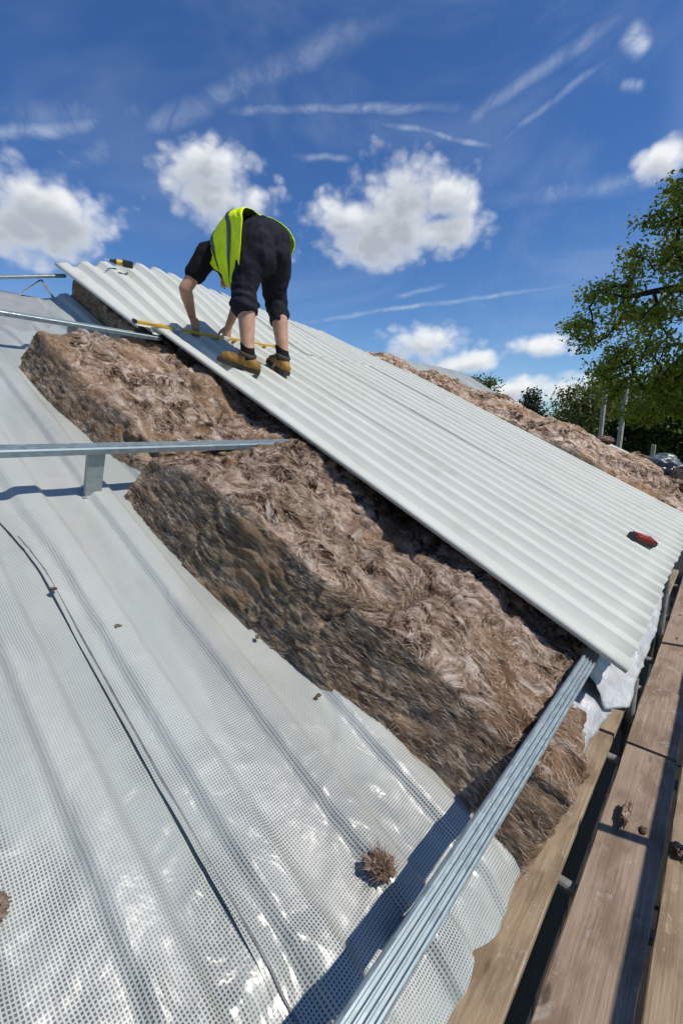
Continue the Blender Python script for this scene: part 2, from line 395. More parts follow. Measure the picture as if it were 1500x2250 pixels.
def mat_leaf(name, lo, hi, trans=.35):
    m, q, b, o = material(name)
    s = q.n('ShaderNodeAttribute', attribute_name='tone').outputs['Fac']
    c = q.mix(s, lo + (1,), hi + (1,))
    q.link(c, b.inputs['Base Color']); b.inputs['Roughness'].default_value = .55; b.inputs['Specular IOR Level'].default_value = .3
    tl = q.n('ShaderNodeBsdfTranslucent', ins={0: q.mix(.5, c, tuple(min(1, x * 1.5) for x in hi) + (1,))})
    mx = q.n('ShaderNodeMixShader', ins={0: trans, 1: b.outputs[0], 2: tl.outputs[0]}); q.link(mx.outputs[0], o.inputs[0])
    return m

M = {}
M['sheet'] = mat_sheet(); M['membrane'] = mat_membrane(); M['film'] = mat_film()
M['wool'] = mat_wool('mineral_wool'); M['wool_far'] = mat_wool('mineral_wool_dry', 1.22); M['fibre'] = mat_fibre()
M['galv'] = mat_galv('galvanised_steel', (.255, .315, .345), .46)
M['galv_dull'] = mat_galv('dull_galvanised_steel', (.33, .375, .38), .55)
M['tube'] = flat('scaffold_tube_steel', (.30, .31, .31), .5, .5, .25, 14)
M['coupler'] = flat('coupler_steel', (.14, .14, .14), .6, .4, .3, 30)
M['board'] = mat_wood('scaffold_board', (.255, .188, .122, 1), (.37, .288, .200, 1), (.150, .102, .064, 1))
M['board_red'] = mat_wood('weathered_scaffold_board', (.255, .190, .142, 1), (.35, .270, .207, 1), (.145, .100, .072, 1))
M['seam'] = flat('butyl_seam_tape', (.13, .135, .15), .5, 0, .3, 40)
M['path_shade'] = flat('path_black_as_shade', (.010, .009, .008), .95, 0, .3, 6)  # near-black ground colour stands in for the deep shade under the scaffold
M['deck'] = flat('liner_deck', (.30, .31, .31), .5, .1, .1, 10)
M['wall_shade'] = flat('wall_black_as_shade', (.014, .012, .011), .9, 0, .3, 8, .003, 40)  # walls coloured almost black: painted shade behind the gap between the boards

# ------------------------------------------------------------------ ground
def build_ground():
    m, q, b, o = material('meadow_grass')
    p = q.n('ShaderNodeTexCoord').outputs['Object']
    a = q.noise(p, .12, 5.0, .6).outputs['Fac']; bb = q.noise(p, 6.0, 5.0, .7).outputs['Fac']
    c = q.mix(q.ramp(a, .3, .7), (.050, .085, .022, 1), (.095, .125, .040, 1)); c = q.mix(q.m('MULTIPLY', q.ramp(bb, .4, .7), .5), c, (.04, .065, .018, 1))
    q.link(c, b.inputs['Base Color']); b.inputs['Roughness'].default_value = .95
    n = 64; rad = np.concatenate([[0], np.geomspace(3, 1500, 40)]); th = np.linspace(0, 2 * np.pi, n, endpoint=False)
    X = rad[:, None] * np.cos(th); Y = rad[:, None] * np.sin(th)
    Z = .25 * fbm(X * .03, Y * .03, 0, 3, 5) * sstep(12, 40, rad)[:, None] - .02
    g = mesh_obj('ground', np.stack([X, Y, Z], -1).reshape(-1, 3), grid_faces(len(rad), n, True), m); g['kind'] = 'structure'
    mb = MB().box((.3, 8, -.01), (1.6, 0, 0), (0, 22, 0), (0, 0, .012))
    pth = mb.build('path', M['path_shade']); pth['kind'] = 'structure'
build_ground()

# ------------------------------------------------------------------ the building below the roof
RIDGE_S = -4.42; EAVE_S = .19
def hm(s, y):
    """height of the membrane"""
    s, y = np.broadcast_arrays(np.asarray(s, float), np.asarray(y, float))
    h = np.full(s.shape, -.970)
    ph = ((y + .03 + .003 * fbm(s * 1.3, y * 2, 0, 2, 3)) / .205) % 1.0
    rib = sstep(.0, .11, ph) * (1 - sstep(.36, .47, ph))
    h = h + .021 * rib - .008
    h = h + .0035 * fbm(s * 2.0, y * 5.0, .3, 3, 8)
    cr = np.clip(ridged(s * 4.2 + .6 * fbm(s * 3, y * 3, 1, 2, 4), y * 3.6 + s * 1.4, 2.2, 3, 21) - .55, 0, 2)
    k = .25 + 1.0 * sstep(-.75, .1, s)
    h = h + .010 * cr * k
    cr2 = np.clip(ridged(s * 9 + y * 4, y * 11 - s * 3, 4.2, 2, 55) - .7, 0, 2)
    h = h + .006 * cr2 * sstep(-.9, .0, s)
    t = sstep(-3.0, -4.45, s)
    h = h - t * np.clip(1.42 - y, -.25, 1.6) * .36
    h = h - .05 * sstep(.12, .30, s)
    return h
bld = empty('building', (-4.2, 2.6, 0), 'low pitched building under the unfinished roof', 'building')
mb = MB()
ev = W(.02, 0, -1.06); rd = W(RIDGE_S, 0, -1.10)
xe, ze = ev[0], ev[2]; xr, zr = rd[0], rd[2]
y0, y1 = -5.0, 9.0
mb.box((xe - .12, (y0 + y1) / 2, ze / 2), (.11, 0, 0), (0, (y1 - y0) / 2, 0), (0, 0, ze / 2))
mb.build('eaves_wall', M['wall_shade'], bld)
xo = 2 * xr - xe
for yy in (y0, y1):
    mb = MB()
    pr = [(xe - .2, 0), (xo, 0), (xo, ze), (xr, zr - .05), (xe - .2, ze)]
    V = [(x, yy + d, z) for d in (-.1, .1) for x, z in pr]; n = 5
    mb.add(V, [tuple(range(n)), tuple(range(n, 2 * n))[::-1]] + [(i, i + n, (i + 1) % n + n, (i + 1) % n) for i in range(n)])
    mb.build('gable_wall', M['wall_shade'], bld)
mb = MB()
ys = (y0 + y1) / 2
a = W((RIDGE_S + .13) / 2, ys, -1.035); mb.box(a, S_AX * (.13 - RIDGE_S) / 2, (0, (y1 - y0) / 2, 0), N_AX * .02)
mb.build('roof_deck', M['deck'], bld)
mb = MB(); S2 = np.array([-math.cos(PITCH), 0, -math.sin(PITCH)]); N2 = np.array([-math.sin(PITCH), 0, math.cos(PITCH)])
top = W(RIDGE_S, ys, -1.035); mb.box(top + S2 * 2.35 - N2 * .01, S2 * 2.3, (0, (y1 - y0) / 2, 0), N2 * .02)
mb.build('roof_deck', M['deck'], bld)

# membrane sheets
def weave_attrs(Sg, Yg, H):
    P = np.stack([Sg, Yg, H], -1).reshape(-1, 3); x, y = P[:, 0], P[:, 1]
    wv = P + np.stack([.006 * fbm(x * 5, y * 5, 0, 2, 301), .006 * fbm(x * 5, y * 5, 0, 2, 331), 0 * x], -1)
    return {'rf': ('FLOAT_VECTOR', P), 'weave': ('FLOAT_VECTOR', wv), 'lay': ('FLOAT', .5 + .30 * fbm(x * 1.6, y * 9.7, 0, 3, 341)), 'touch': ('FLOAT', .5 + .30 * fbm(x * 3.2, y * 8.3, 0, 3, 351)),
            'warmth': ('FLOAT', .5 + .30 * fbm(x * 1.8, y * 9.2, 0, 2, 361))}
def membrane(name, ya, yb, dy, label, lift=0.0):
    s1 = np.arange(RIDGE_S, -1.6, .02); s2 = np.arange(-1.6, .2301, .0085); ss = np.concatenate([s1, s2])
    yy = np.unique(np.concatenate([np.arange(ya, yb, dy), [yb]]))
    Sg, Yg = np.meshgrid(ss, yy, indexing='ij')
    t = sstep(.1, .23, Sg)
    Sg = Sg + t * (.006 * fbm(Yg * 7, .3, .1, 3, 77) - .016 * np.exp(-((Yg - .68) / .035) ** 2) + .012 * np.exp(-((Yg - .78) / .05) ** 2))
    edge = np.exp(-(Yg - (ya if lift else 1e9)) / .012) if lift else 0
    H = hm(Sg, Yg) + lift * (.002 + .006 * edge * (1 + fbm(Sg * 5, 0, 0, 2, 9)))
    H = H - .012 * sstep(.16, .24, Sg) * (1 + fbm(Yg * 12, 2, 0, 2, 12))
    if lift:
        Yg = Yg + .002 * fbm(Sg * 1.6, .4, 0, 2, 15) * np.exp(-(Yg - ya) / .05) - .05 * sstep(-1.05, -1.5, Sg) * np.exp(-(Yg - ya) / .1)
    o = mesh_obj(name, W(Sg, Yg, H).reshape(-1, 3), grid_faces(len(ss), len(yy)), M['membrane'], base=W(-1, (ya + yb) / 2, -.97), attrs=weave_attrs(Sg, Yg, H))
    return tag(o, label, 'membrane', 'membrane sheets on the roof')
membrane('roof_membrane', -1.2, .365, .0085, 'white scrim reinforced membrane in the lower foreground, below the dark seam')
mB = membrane('roof_membrane', .335, 1.75, .0085, 'white scrim reinforced membrane between the dark seam and the insulation batts', 1.0)
membrane('roof_membrane', 1.74, 8.6, .04, 'white membrane under the roof sheets, running on beyond the far insulation')
# seam tape along the lap of the two near sheets
ss = np.arange(-1.25, .215, .012); off = np.array([-.0020, -.0007, .0007, .0020])
Sg = np.repeat(ss[:, None], 4, 1)
yc = .335 + .002 * fbm(Sg * 1.6, .4, 0, 2, 15) - .05 * sstep(-1.05, -1.5, Sg) + .013
Yg = yc + off[None, :]
H = hm(Sg, Yg) + .0056 + np.array([0, .0006, .0006, 0])[None, :]
mesh_obj('seam_tape', W(Sg, Yg, H).reshape(-1, 3), grid_faces(len(ss), 4), M['seam'], parent=mB)

# ------------------------------------------------------------------ spacer bars on brackets
def bar_profile(wd=.044, d=.024):
    """top-hat section with three grooves, as (s,h) offsets"""
    hw = wd / 2; g = .006
    top = [(-hw, -.004), (-hw + .004, 0)]
    for c in (-.0105, 0, .0105): top += [(c - .0042, 0), (c - .0022, -g), (c + .0022, -g), (c + .0042, 0)]
    top += [(hw - .004, 0), (hw, -.004)]
    return top + [(hw, -d), (hw - .003, -d), (hw - .003, -.011), (-hw + .003, -.011), (-hw + .003, -d), (-hw, -d)]
def bracket(parent, s, y, htop, hbot, mat, lean=0.0):
    mb = MB(); Y = np.array([0, 1, 0])
    hc = (htop + hbot) / 2; hh = (htop - hbot) / 2
    mb.box(W(s + .010, y, hc), S_AX * .0012, Y * .026, N_AX * hh)               # web
    mb.box(W(s + .001, y - .026, hc), S_AX * .0105, Y * .0012, N_AX * hh)        # folded flanges
    mb.box(W(s + .001, y + .026, hc), S_AX * .0105, Y * .0012, N_AX * hh)
    mb.box(W(s + .0075, y, hc + .01), S_AX * .0015, Y * .008, N_AX * (hh - .03))   # pressed rib
    mb.box(W(s - .012, y, hbot + .0015), S_AX * .030, Y * .034, N_AX * .0015)     # foot
    b = mb.build('bracket', mat, parent)
    for dy in (-.018, .018): MB().tube(W(s - .028, y + dy, hbot + .003), W(s - .028, y + dy, hbot + .010), .006, n=8).build('screw', M['coupler'], b)
    return b
def spacer(s, ya, yb, htop, label, brs, tilt=0.0):
    rot = empty('spacer_bar', W(s, ya, htop), label, 'spacer bar', 'steel spacer bars along the roof')
    mb = MB(); pr = [S_AX * a + N_AX * b for a, b in bar_profile()]
    mb.extrude(pr, W(s, ya, htop - tilt * (yb - ya)), W(s, yb, htop)); mb.build('rail', M['galv'], rot)
    for yy in brs:
        ht = htop - tilt * (yb - yy) - .012
        bracket(rot, s, yy, ht, float(hm(s, yy)) - .012, M['galv_dull'])
    return rot
spacer(.092, -.9, 1.60, -.775, 'grooved galvanised spacer bar at the eaves, crossing the near insulation batt', [-.42, .565, 1.45])
spacer(-1.44, -.9, 1.56, -.775, 'galvanised spacer bar between the two insulation batts, one bracket showing', [-.4, .598])
spacer(-2.95, -.6, 1.56, -.775, 'dark-edged spacer bar leading to the yellow level', [-.1, 1.03, 1.27])
rb = empty('spacer_bar', W(-4.40, .3, -1.1), 'ridge spacer bar against the sky beside the top of the sheets', 'spacer bar', 'steel spacer bars along the roof')
mb = MB(); pr = [S_AX * a + N_AX * b for a, b in bar_profile(.04, .022)]
mb.extrude(pr, W(-4.40, .1, -1.145), W(-4.40, 1.46, -.785)); mb.build('rail', M['galv'], rb)
mb = MB(); mb.box((W(-4.40, 1.29, -.87) + W(-4.38, 1.375, -.985)) / 2, (W(-4.38, 1.375, -.985) - W(-4.40, 1.29, -.87)) / 2, S_AX * .012, np.array([0, .008, .004])); mb.build('leg', M['galv_dull'], rb)
mb = MB(); mb.box((W(-4.40, 1.28, -.875) + W(-4.38, 1.08, -1.075)) / 2, (W(-4.38, 1.08, -1.075) - W(-4.40, 1.28, -.875)) / 2, S_AX * .012, np.array([0, .005, .008])); mb.build('leg', M['galv_dull'], rb)

# ------------------------------------------------------------------ mineral wool batts
def wool_attrs(P, side):
    P = P.reshape(-1, 3); x, y, h = P[:, 0], P[:, 1], P[:, 2]
    def vec(a, b, c, f, sd): return np.stack([.5 * fbm(a * f, b * f, c * f, 2, sd + k * 101) for k in range(3)], -1)
    p1 = P + vec(x, y, h, 7.5, 901) * np.array([.13, .13, .02])
    p2 = p1 + vec(p1[:, 0], p1[:, 1], p1[:, 2], 22.0, 931) * np.array([.030, .030, .003])
    lump = .5 + .30 * fbm(p1[:, 0] * 12, p1[:, 1] * 20, p1[:, 2] * 20, 4, 951); patch = .5 + .30 * fbm(x * 4, y * 4, h * 4, 3, 961)
    return {'rf': ('FLOAT_VECTOR', P), 'side': ('FLOAT', side.ravel()), 'bend1': ('FLOAT_VECTOR', p1), 'bend2': ('FLOAT_VECTOR', p2), 'lump': ('FLOAT', lump), 'patch': ('FLOAT', patch)}
def strands(pts, nrm, rfp, n, seed, parent, length=.030, width=.00042, lift=.004, sidemask=None, tone=(.05, 1.0)):
    """thin curled ribbons lying on a surface: pts (k,3) world, nrm (k,3)"""
    g = np.random.default_rng(seed); idx = g.integers(0, len(pts), n)
    P = pts[idx]; Nn = nrm[idx]; Rf = rfp[idx]; sd = sidemask[idx] if sidemask is not None else np.zeros(n)
    ang = np.pi * 2.2 * fbm(Rf[:, 0] * 5, Rf[:, 1] * 5, Rf[:, 2] * 5, 2, seed) + g.normal(0, .45, n)
    a1 = np.cross(Nn, S_AX); bad = np.linalg.norm(a1, axis=1) < .2; a1[bad] = np.cross(Nn[bad], [0, 1, 0]); a1 /= np.linalg.norm(a1, axis=1)[:, None]
    a2 = np.cross(a1, Nn); a2 /= np.linalg.norm(a2, axis=1)[:, None] + 1e-9
    ang = np.where(sd > .5, g.normal(0, .28, n), ang)
    d = np.where(sd[:, None] > .5, 1, 1) * (np.cos(ang)[:, None] * a2 + np.sin(ang)[:, None] * a1)
    pr = np.cross(Nn, d)
    L = length * g.uniform(.4, 1.5, n) * np.where(sd > .5, .55, 1.0); cv = g.normal(0, .35, n); lf = lift * g.uniform(.1, 1.6, n)
    k = 5; t = np.linspace(-.5, .5, k)
    C = P[:, None, :] + d[:, None, :] * (L[:, None] * t)[..., None] + pr[:, None, :] * ((cv * L)[:, None] * (t ** 2 - .08))[..., None] * 1.6
    C = C + Nn[:, None, :] * (lf[:, None] * (1 - (2 * t) ** 2 * .9))[..., None] + Nn[:, None, :] * .001
    wv = width * g.uniform(.5, 1.6, n)[:, None] * np.sqrt(np.clip(1 - (2 * t) ** 2 * .8, 0, 1))
    A = C + pr[:, None, :] * wv[..., None]; B = C - pr[:, None, :] * wv[..., None]
    V = np.stack([A, B], 2).reshape(-1, 3)
    base = np.arange(n)[:, None] * (2 * k) + np.arange(k - 1)[None, :] * 2
    F = np.stack([base, base + 1, base + 3, base + 2], -1).reshape(-1, 4)
    tn = np.repeat(np.clip(g.uniform(0, 1, n) ** (1 + .6 * sd) * (tone[1] - tone[0]) + tone[0] - .12 * sd, 0, 1), 2 * k)
    o = mesh_obj('loose_fibres', V, F, M['fibre'], parent=parent, attrs={'tone': ('FLOAT', tn)}); o['kind'] = 'stuff'
    return o
def batt(label, s0, s1, near, yfar, topfn, step=.006, recede=0.0, side_straight=0, hbot=None, endcap=(True, True), nstr=0, seed=1, amp=1.0, mat='wool', group='mineral wool batts laid on the membrane', endw=.035):
    """a thick quilt: near(s) gives the near edge, topfn(s,y) the top height"""
    ns = max(20, int((s1 - s0) / step)); sr = np.linspace(s0, s1, ns); gr = np.ones(ns)
    nc = max(6, int(.22 / step))
    if endcap[0]:
        e = np.linspace(0, 1, nc, endpoint=False); sr = np.concatenate([s0 - endw * (1 - np.sqrt(e)), sr]); gr = np.concatenate([e, gr])
    if endcap[1]:
        e = np.linspace(0, 1, nc, endpoint=False)[::-1]; sr = np.concatenate([sr, s1 + endw * (1 - np.sqrt(e))]); gr = np.concatenate([gr, e])
    nside = max(8, int(.22 / step)); ntop = max(12, int((yfar - near(np.array([(s0 + s1) / 2]))[0]) / step)); nfar = 6
    kind = np.concatenate([np.zeros(nside), np.ones(ntop), np.full(nfar, 2)]); nv = len(kind)
    a_side = np.linspace(0, 1, nside, endpoint=False); a_top = np.linspace(0, 1, ntop); a_far = np.linspace(1, 0, nfar)
    Sg = np.repeat(sr[:, None], nv, 1); G = np.repeat(gr[:, None], nv, 1)
    ny = near(sr)[:, None]
    rc = .022
    lean = .045 * sstep(.5, 0, side_straight) if side_straight else .080
    Y = np.concatenate([ny - lean * (1 - a_side[None]), ny + (yfar - ny) * a_top[None], yfar + 0 * ny + 0 * a_far[None]], 1)
    Sg = Sg - recede * sstep(1.05, 1.42, Y) * sstep(-.25, .2, Sg)
    Ht = topfn(Sg, Y)
    Hb = hm(Sg, Y) - .004 if hbot is None else np.full_like(Sg, hbot)
    fr = np.concatenate([a_side, np.ones(ntop), a_far])[None] * G
    H = Hb + (Ht - Hb) * fr
    # rounded arris
    dt = (Y - ny); rnd = rc * (1 - np.sqrt(np.clip(1 - (1 - np.clip(dt / rc, 0, 1)) ** 2, 0, 1)))
    H = np.where(kind[None] == 1, H - rnd * G, H)
    H = np.where(kind[None] == 0, Hb + (Ht - rc - Hb) * fr, H)
    P = np.stack([Sg, Y, H], -1)
    du = np.gradient(P, axis=0); dv = np.gradient(P, axis=1); Nn = np.cross(dv, du); l = np.linalg.norm(Nn, axis=-1, keepdims=True)
    Nn = Nn / np.maximum(l, 1e-9)
    Nn = np.where((Nn[..., 2:3] < -.3), -Nn, Nn)
    side = np.clip(1.5 - 1.9 * np.abs(Nn[..., 2]), 0, 1)
    x, y, h = P[..., 0], P[..., 1], P[..., 2]
    wx = x + .05 * fbm(x * 7, y * 7, h * 7, 2, seed + 3); wy = y + .05 * fbm(x * 7 + 9, y * 7, h * 7, 2, seed + 4)
    topd = .020 * fbm(wx * 6, wy * 7, h * 8, 3, seed) + .010 * ridged(wx * 11, wy * 16, h * 12, 3, seed + 7) + .004 * fbm(wx * 60, wy * 90, h * 60, 2, seed + 8)
    sided = .007 * fbm(x * 7, y * 7, h * 18, 3, seed + 11) + .006 * ridged(x * 11, y * 11, h * 62 + 1.2 * fbm(x * 8, y * 8, 0, 2, seed + 2), 1, seed + 12) + .002 * fbm(x * 30, y * 30, h * 90, 1, seed + 13)
    topd = topd - .045 * sstep(.50, 1.0, ridged(wx * 4.5, wy * 7, h * 4, 2, seed + 21)) * sstep(-.1, .5, fbm(x * 3, y * 3, 0, 2, seed + 22))
    D = (topd * (1 - side) + sided * side) * amp
    D = D * np.clip((H - Hb) / .03, 0.15, 1)
    D = D * np.where(kind[None] == 1, .35 + .65 * sstep(.0, .10, dt), 1.0) - np.where(kind[None] == 0, .004, 0)
    P2 = P + Nn * D[..., None]
    V = W(P2[..., 0], P2[..., 1], P2[..., 2]).reshape(-1, 3)
    base = W((s0 + s1) / 2, (near(np.array([(s0 + s1) / 2]))[0] + yfar) / 2, -.97)
    o = mesh_obj('insulation_batt', V, grid_faces(len(sr), nv)[:, ::-1], M[mat], base=base,
                 attrs=wool_attrs(P2, side))
    tag(o, label, 'insulation', group)
    if nstr:
        wn = Nn[..., 0:1] * S_AX + Nn[..., 1:2] * np.array([0, 1, 0]) + Nn[..., 2:3] * N_AX
        ok = (kind[None] < 2) & (G > .12) & (Y < 1.75) & np.isfinite(D)
        # weight by the area so that strands spread evenly
        ar = (l[..., 0] * ok); ar = ar / ar.sum()
        g = np.random.default_rng(seed); idx = g.choice(ar.size, size=min(nstr * 2, 60000), p=ar.ravel())
        sd = side.ravel()[idx]; ft = idx[sd < .5]; fs_ = idx[sd >= .5]; W3 = wn.reshape(-1, 3); R3 = P2.reshape(-1, 3)
        strands(V[ft], W3[ft], R3[ft], int(nstr * .42), seed + 5, o, sidemask=np.zeros(len(ft)))
        strands(V[fs_], W3[fs_], R3[fs_], int(nstr * .45), seed + 6, o, length=.045, width=.0006, lift=.003, sidemask=np.ones(len(fs_)), tone=(.1, 1.1))
    return o

ip = lambda xs, ys: (lambda s: np.interp(s, xs, ys))
# near batt: between the middle bar and the eaves
def top_near(s, y):
    e = np.interp(s, [-1.45, -1.36, -1.20, -1.05, -.80, -.58, -.40, -.28, -.08, .03, .085, .14, .2, .24], [-.83, -.80, -.745, -.715, -.690, -.712, -.735, -.745, -.790, -.82, -.825, -.80, -.80, -.82])
    t = sstep(1.05, 1.5, y)
    inn = np.interp(s, [-1.45, -1.30, -1.15, -1.0, -.75, -.5, -.35, -.2, -.05, .085, .2], [-.745, -.745, -.785, -.845, -.865, -.84, -.805, -.815, -.845, -.83, -.83])
    h = e * (1 - t) + inn * t
    c = s - (-.46 + .28 * (y - .84) + .04 * np.sin(y * 14))
    h = h - .055 * np.exp(-(c / .022) ** 2) * sstep(.78, .86, y) * (1 - sstep(1.15, 1.3, y))
    h = h + .025 * np.exp(-((s + 1.05) / .12) ** 2 - ((y - 1.1) / .15) ** 2) - .03 * np.exp(-((s + .7) / .1) ** 2 - ((y - 1.15) / .08) ** 2)
    return np.minimum(h, np.where(y > 1.50, -.79, 0))
batt('deep brown batt nearest the viewer, pressed under the eaves bar', -1.40, .215, ip([-1.4, -1.0, -.58, -.38, -.20, -.04, .1, .22], [.770, .785, .83, .875, .93, .975, .970, .99]), 1.92, top_near, .0058, recede=.105, nstr=30000, seed=3, endw=.03)
def top_up(s, y):
    e = np.interp(s, [-2.75, -2.6, -2.25, -1.95, -1.6, -1.48], [-.775, -.77, -.785, -.81, -.84, -.86])
    t = sstep(1.0, 1.5, y)
    inn = np.interp(s, [-2.85, -2.6, -2.2, -1.8, -1.5], [-.795, -.80, -.825, -.84, -.845])
    h = e * (1 - t) + inn * t + .02 * np.sin(s * 9 + y * 6) * sstep(.75, .9, y)
    h = h - .06 * np.exp(-((s + 1.66) / .045) ** 2 - ((y - .93) / .05) ** 2)
    return np.minimum(h, np.where(y > 1.50, -.79, 0))
batt('brown batt higher up the slope, behind the middle spacer bar', -2.68, -1.53, ip([-2.7, -2.33, -1.86, -1.57, -1.48], [.765, .775, .82, .88, .90]), 1.92, top_up, .0068, nstr=14000, seed=23, endw=.045)
tq = lambda s, y: -.80 + 0 * s
batt('brown batt in the dark under the upper sheets near the ridge', -4.38, -2.86, ip([-5, 0], [1.515, 1.50]), 4.4, lambda s, y: -.83 + 0 * s + .12 * np.exp(-((y - 2.2) / .7) ** 2) * sstep(-3.1, -4.3, s), .02, seed=41, side_straight=1)
batt('brown batt end showing below the lower corner of the roof sheets', -1.40, .16, ip([-5, 0], [1.95, 1.95]), 4.5, lambda s, y: -.815 + 0 * s, .02, seed=43)
batt('brown batt hidden under the lower sheets behind the worker', -2.80, -1.46, ip([-5, 0], [1.95, 1.95]), 4.5, lambda s, y: -.815 + 0 * s, .025, seed=44)
# the batts beyond the finished sheets
def top_far(s, y):
    e = np.interp(s, [-4.4, -3.8, -2.7, -1.8, -1.3, -.85, -.3, 0, .2], [-.86, -.79, -.685, -.615, -.585, -.575, -.615, -.69, -.78])
    return e - .10 * np.abs((y - 5.35) / .75) ** 2 + .03 * np.sin(s * 7 + y * 3)
gf = 'pale batts beyond the sheets'
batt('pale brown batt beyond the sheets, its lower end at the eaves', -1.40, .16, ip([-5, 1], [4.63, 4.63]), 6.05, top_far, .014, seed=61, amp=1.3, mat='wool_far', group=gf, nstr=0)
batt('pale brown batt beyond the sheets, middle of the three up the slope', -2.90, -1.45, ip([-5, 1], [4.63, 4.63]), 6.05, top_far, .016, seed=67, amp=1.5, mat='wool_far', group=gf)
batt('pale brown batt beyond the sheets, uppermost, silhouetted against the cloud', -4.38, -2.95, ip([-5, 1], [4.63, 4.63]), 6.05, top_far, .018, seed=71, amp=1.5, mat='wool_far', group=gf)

# tufts torn off the batts
def tuft(name, label, c, r, n, seed, axis=None, spread=1.0, tone=(.2, .9), flat_=1.0, group='torn off scraps of wool'):
    """a loose handful of fibre: a lumpy core with ribbons standing out of it; c in world"""
    g = np.random.default_rng(seed); c = np.asarray(c, float); nu, nv = 36, 48
    th = np.linspace(.02, np.pi - .02, nu)[:, None]; ph = np.linspace(0, 2 * np.pi, nv, endpoint=False)[None]
    D = np.stack([np.sin(th) * np.cos(ph), np.sin(th) * np.sin(ph), np.cos(th) * np.ones_like(ph)], -1)
    rr = 1 + .60 * fbm(D[..., 0] * 1.6, D[..., 1] * 1.6, D[..., 2] * 1.6, 3, seed) + .22 * ridged(D[..., 0] * 7, D[..., 1] * 7, D[..., 2] * 2.5, 2, seed + 1)
    ax = np.array(r) if np.ndim(r) else np.array([r, r, r])
    V = c + D * (rr[..., None] * ax * .8)
    Vf = V.reshape(-1, 3); Nf = D.reshape(-1, 3)
    o = mesh_obj(name, Vf, grid_faces(nu, nv, True)[:, ::-1], M['wool'], base=c, attrs=wool_attrs(Vf * 1.6, np.zeros(len(Vf))))
    tag(o, label, 'insulation scrap', group)
    m = g.integers(0, len(Vf), n); rm = float(np.mean(ax))
    k = 5; t = np.linspace(0, 1, k); L = rm * g.uniform(.5, 1.6, n) * spread
    d = Nf[m] + g.normal(0, .35, (n, 3)) + (np.asarray(axis) * 1.2 if axis is not None else 0); d /= np.linalg.norm(d, axis=1)[:, None]
    bend = g.normal(0, .5, (n, 3)); C = (c + (Vf[m] - c) * .7)[:, None, :] + d[:, None, :] * (L[:, None] * t)[..., None] + bend[:, None, :] * (L[:, None] * t ** 2 * .5)[..., None]
    pr = np.cross(d, g.normal(0, 1, (n, 3))); pr /= np.linalg.norm(pr, axis=1)[:, None]
    wd = .00055 * g.uniform(.5, 1.5, n)[:, None] * (1 - t * .8)
    A = C + pr[:, None] * wd[..., None]; B = C - pr[:, None] * wd[..., None]
    Vs = np.stack([A, B], 2).reshape(-1, 3); base = np.arange(n)[:, None] * (2 * k) + np.arange(k - 1)[None] * 2
    F = np.stack([base, base + 1, base + 3, base + 2], -1).reshape(-1, 4)
    f = mesh_obj('loose_fibres', Vs, F, M['fibre'], parent=o, attrs={'tone': ('FLOAT', np.repeat(g.uniform(tone[0], tone[1], n), 2 * k))}); f['kind'] = 'stuff'
    return o
tuft('wool_tuft', 'brown wool tuft caught on the foot of the eaves bar bracket', W(.0, .60, -.940), (.030, .026, .013), 380, 5, axis=(-.4, .1, .5), spread=1.0)
tuft('wool_scrap', 'flat wool offcut lying at the left picture edge on the membrane', W(-.345, .048, -.945), (.030, .036, .008), 120, 6, spread=.7)
tuft('wool_scrap', 'curled wool scrap on the middle scaffold board', (-.150, 2.03, CZ - 1.622), (.014, .085, .012), 200, 8, spread=.45, tone=(.3, 1))
tuft('wool_scrap', 'dark wool scrap on the outer scaffold board at the right edge', (.052, 1.98, CZ - 1.625), (.035, .035, .016), 160, 9, spread=.8, tone=(.05, .6))
tuft('wool_scrap', 'tiny pale wool flake near the shadow on the middle board', (-.085, 2.02, CZ - 1.643), (.012, .02, .004), 40, 10, spread=.8, tone=(.5, 1))
tuft('wool_crumb', 'yellowish crumb on the membrane left of the dark seam', W(-.985, .335, -.953), (.010, .008, .004), 20, 12, spread=.6, tone=(.6, 1))
tuft('wool_crumb', 'yellowish crumb on the membrane right of the dark seam', W(-.80, .425, -.957), (.008, .008, .003), 20, 13, spread=.6, tone=(.6, 1))
tuft('wool_crumb', 'brown crumb of wool against the foot of the near batt', W(-.60, .735, -.955), (.007, .008, .004), 30, 14, spread=.8)
tuft('wool_crumb', 'small wool crumb by the near batt, closer to the eaves', W(-.36, .765, -.957), (.006, .007, .004), 30, 15, spread=.8)

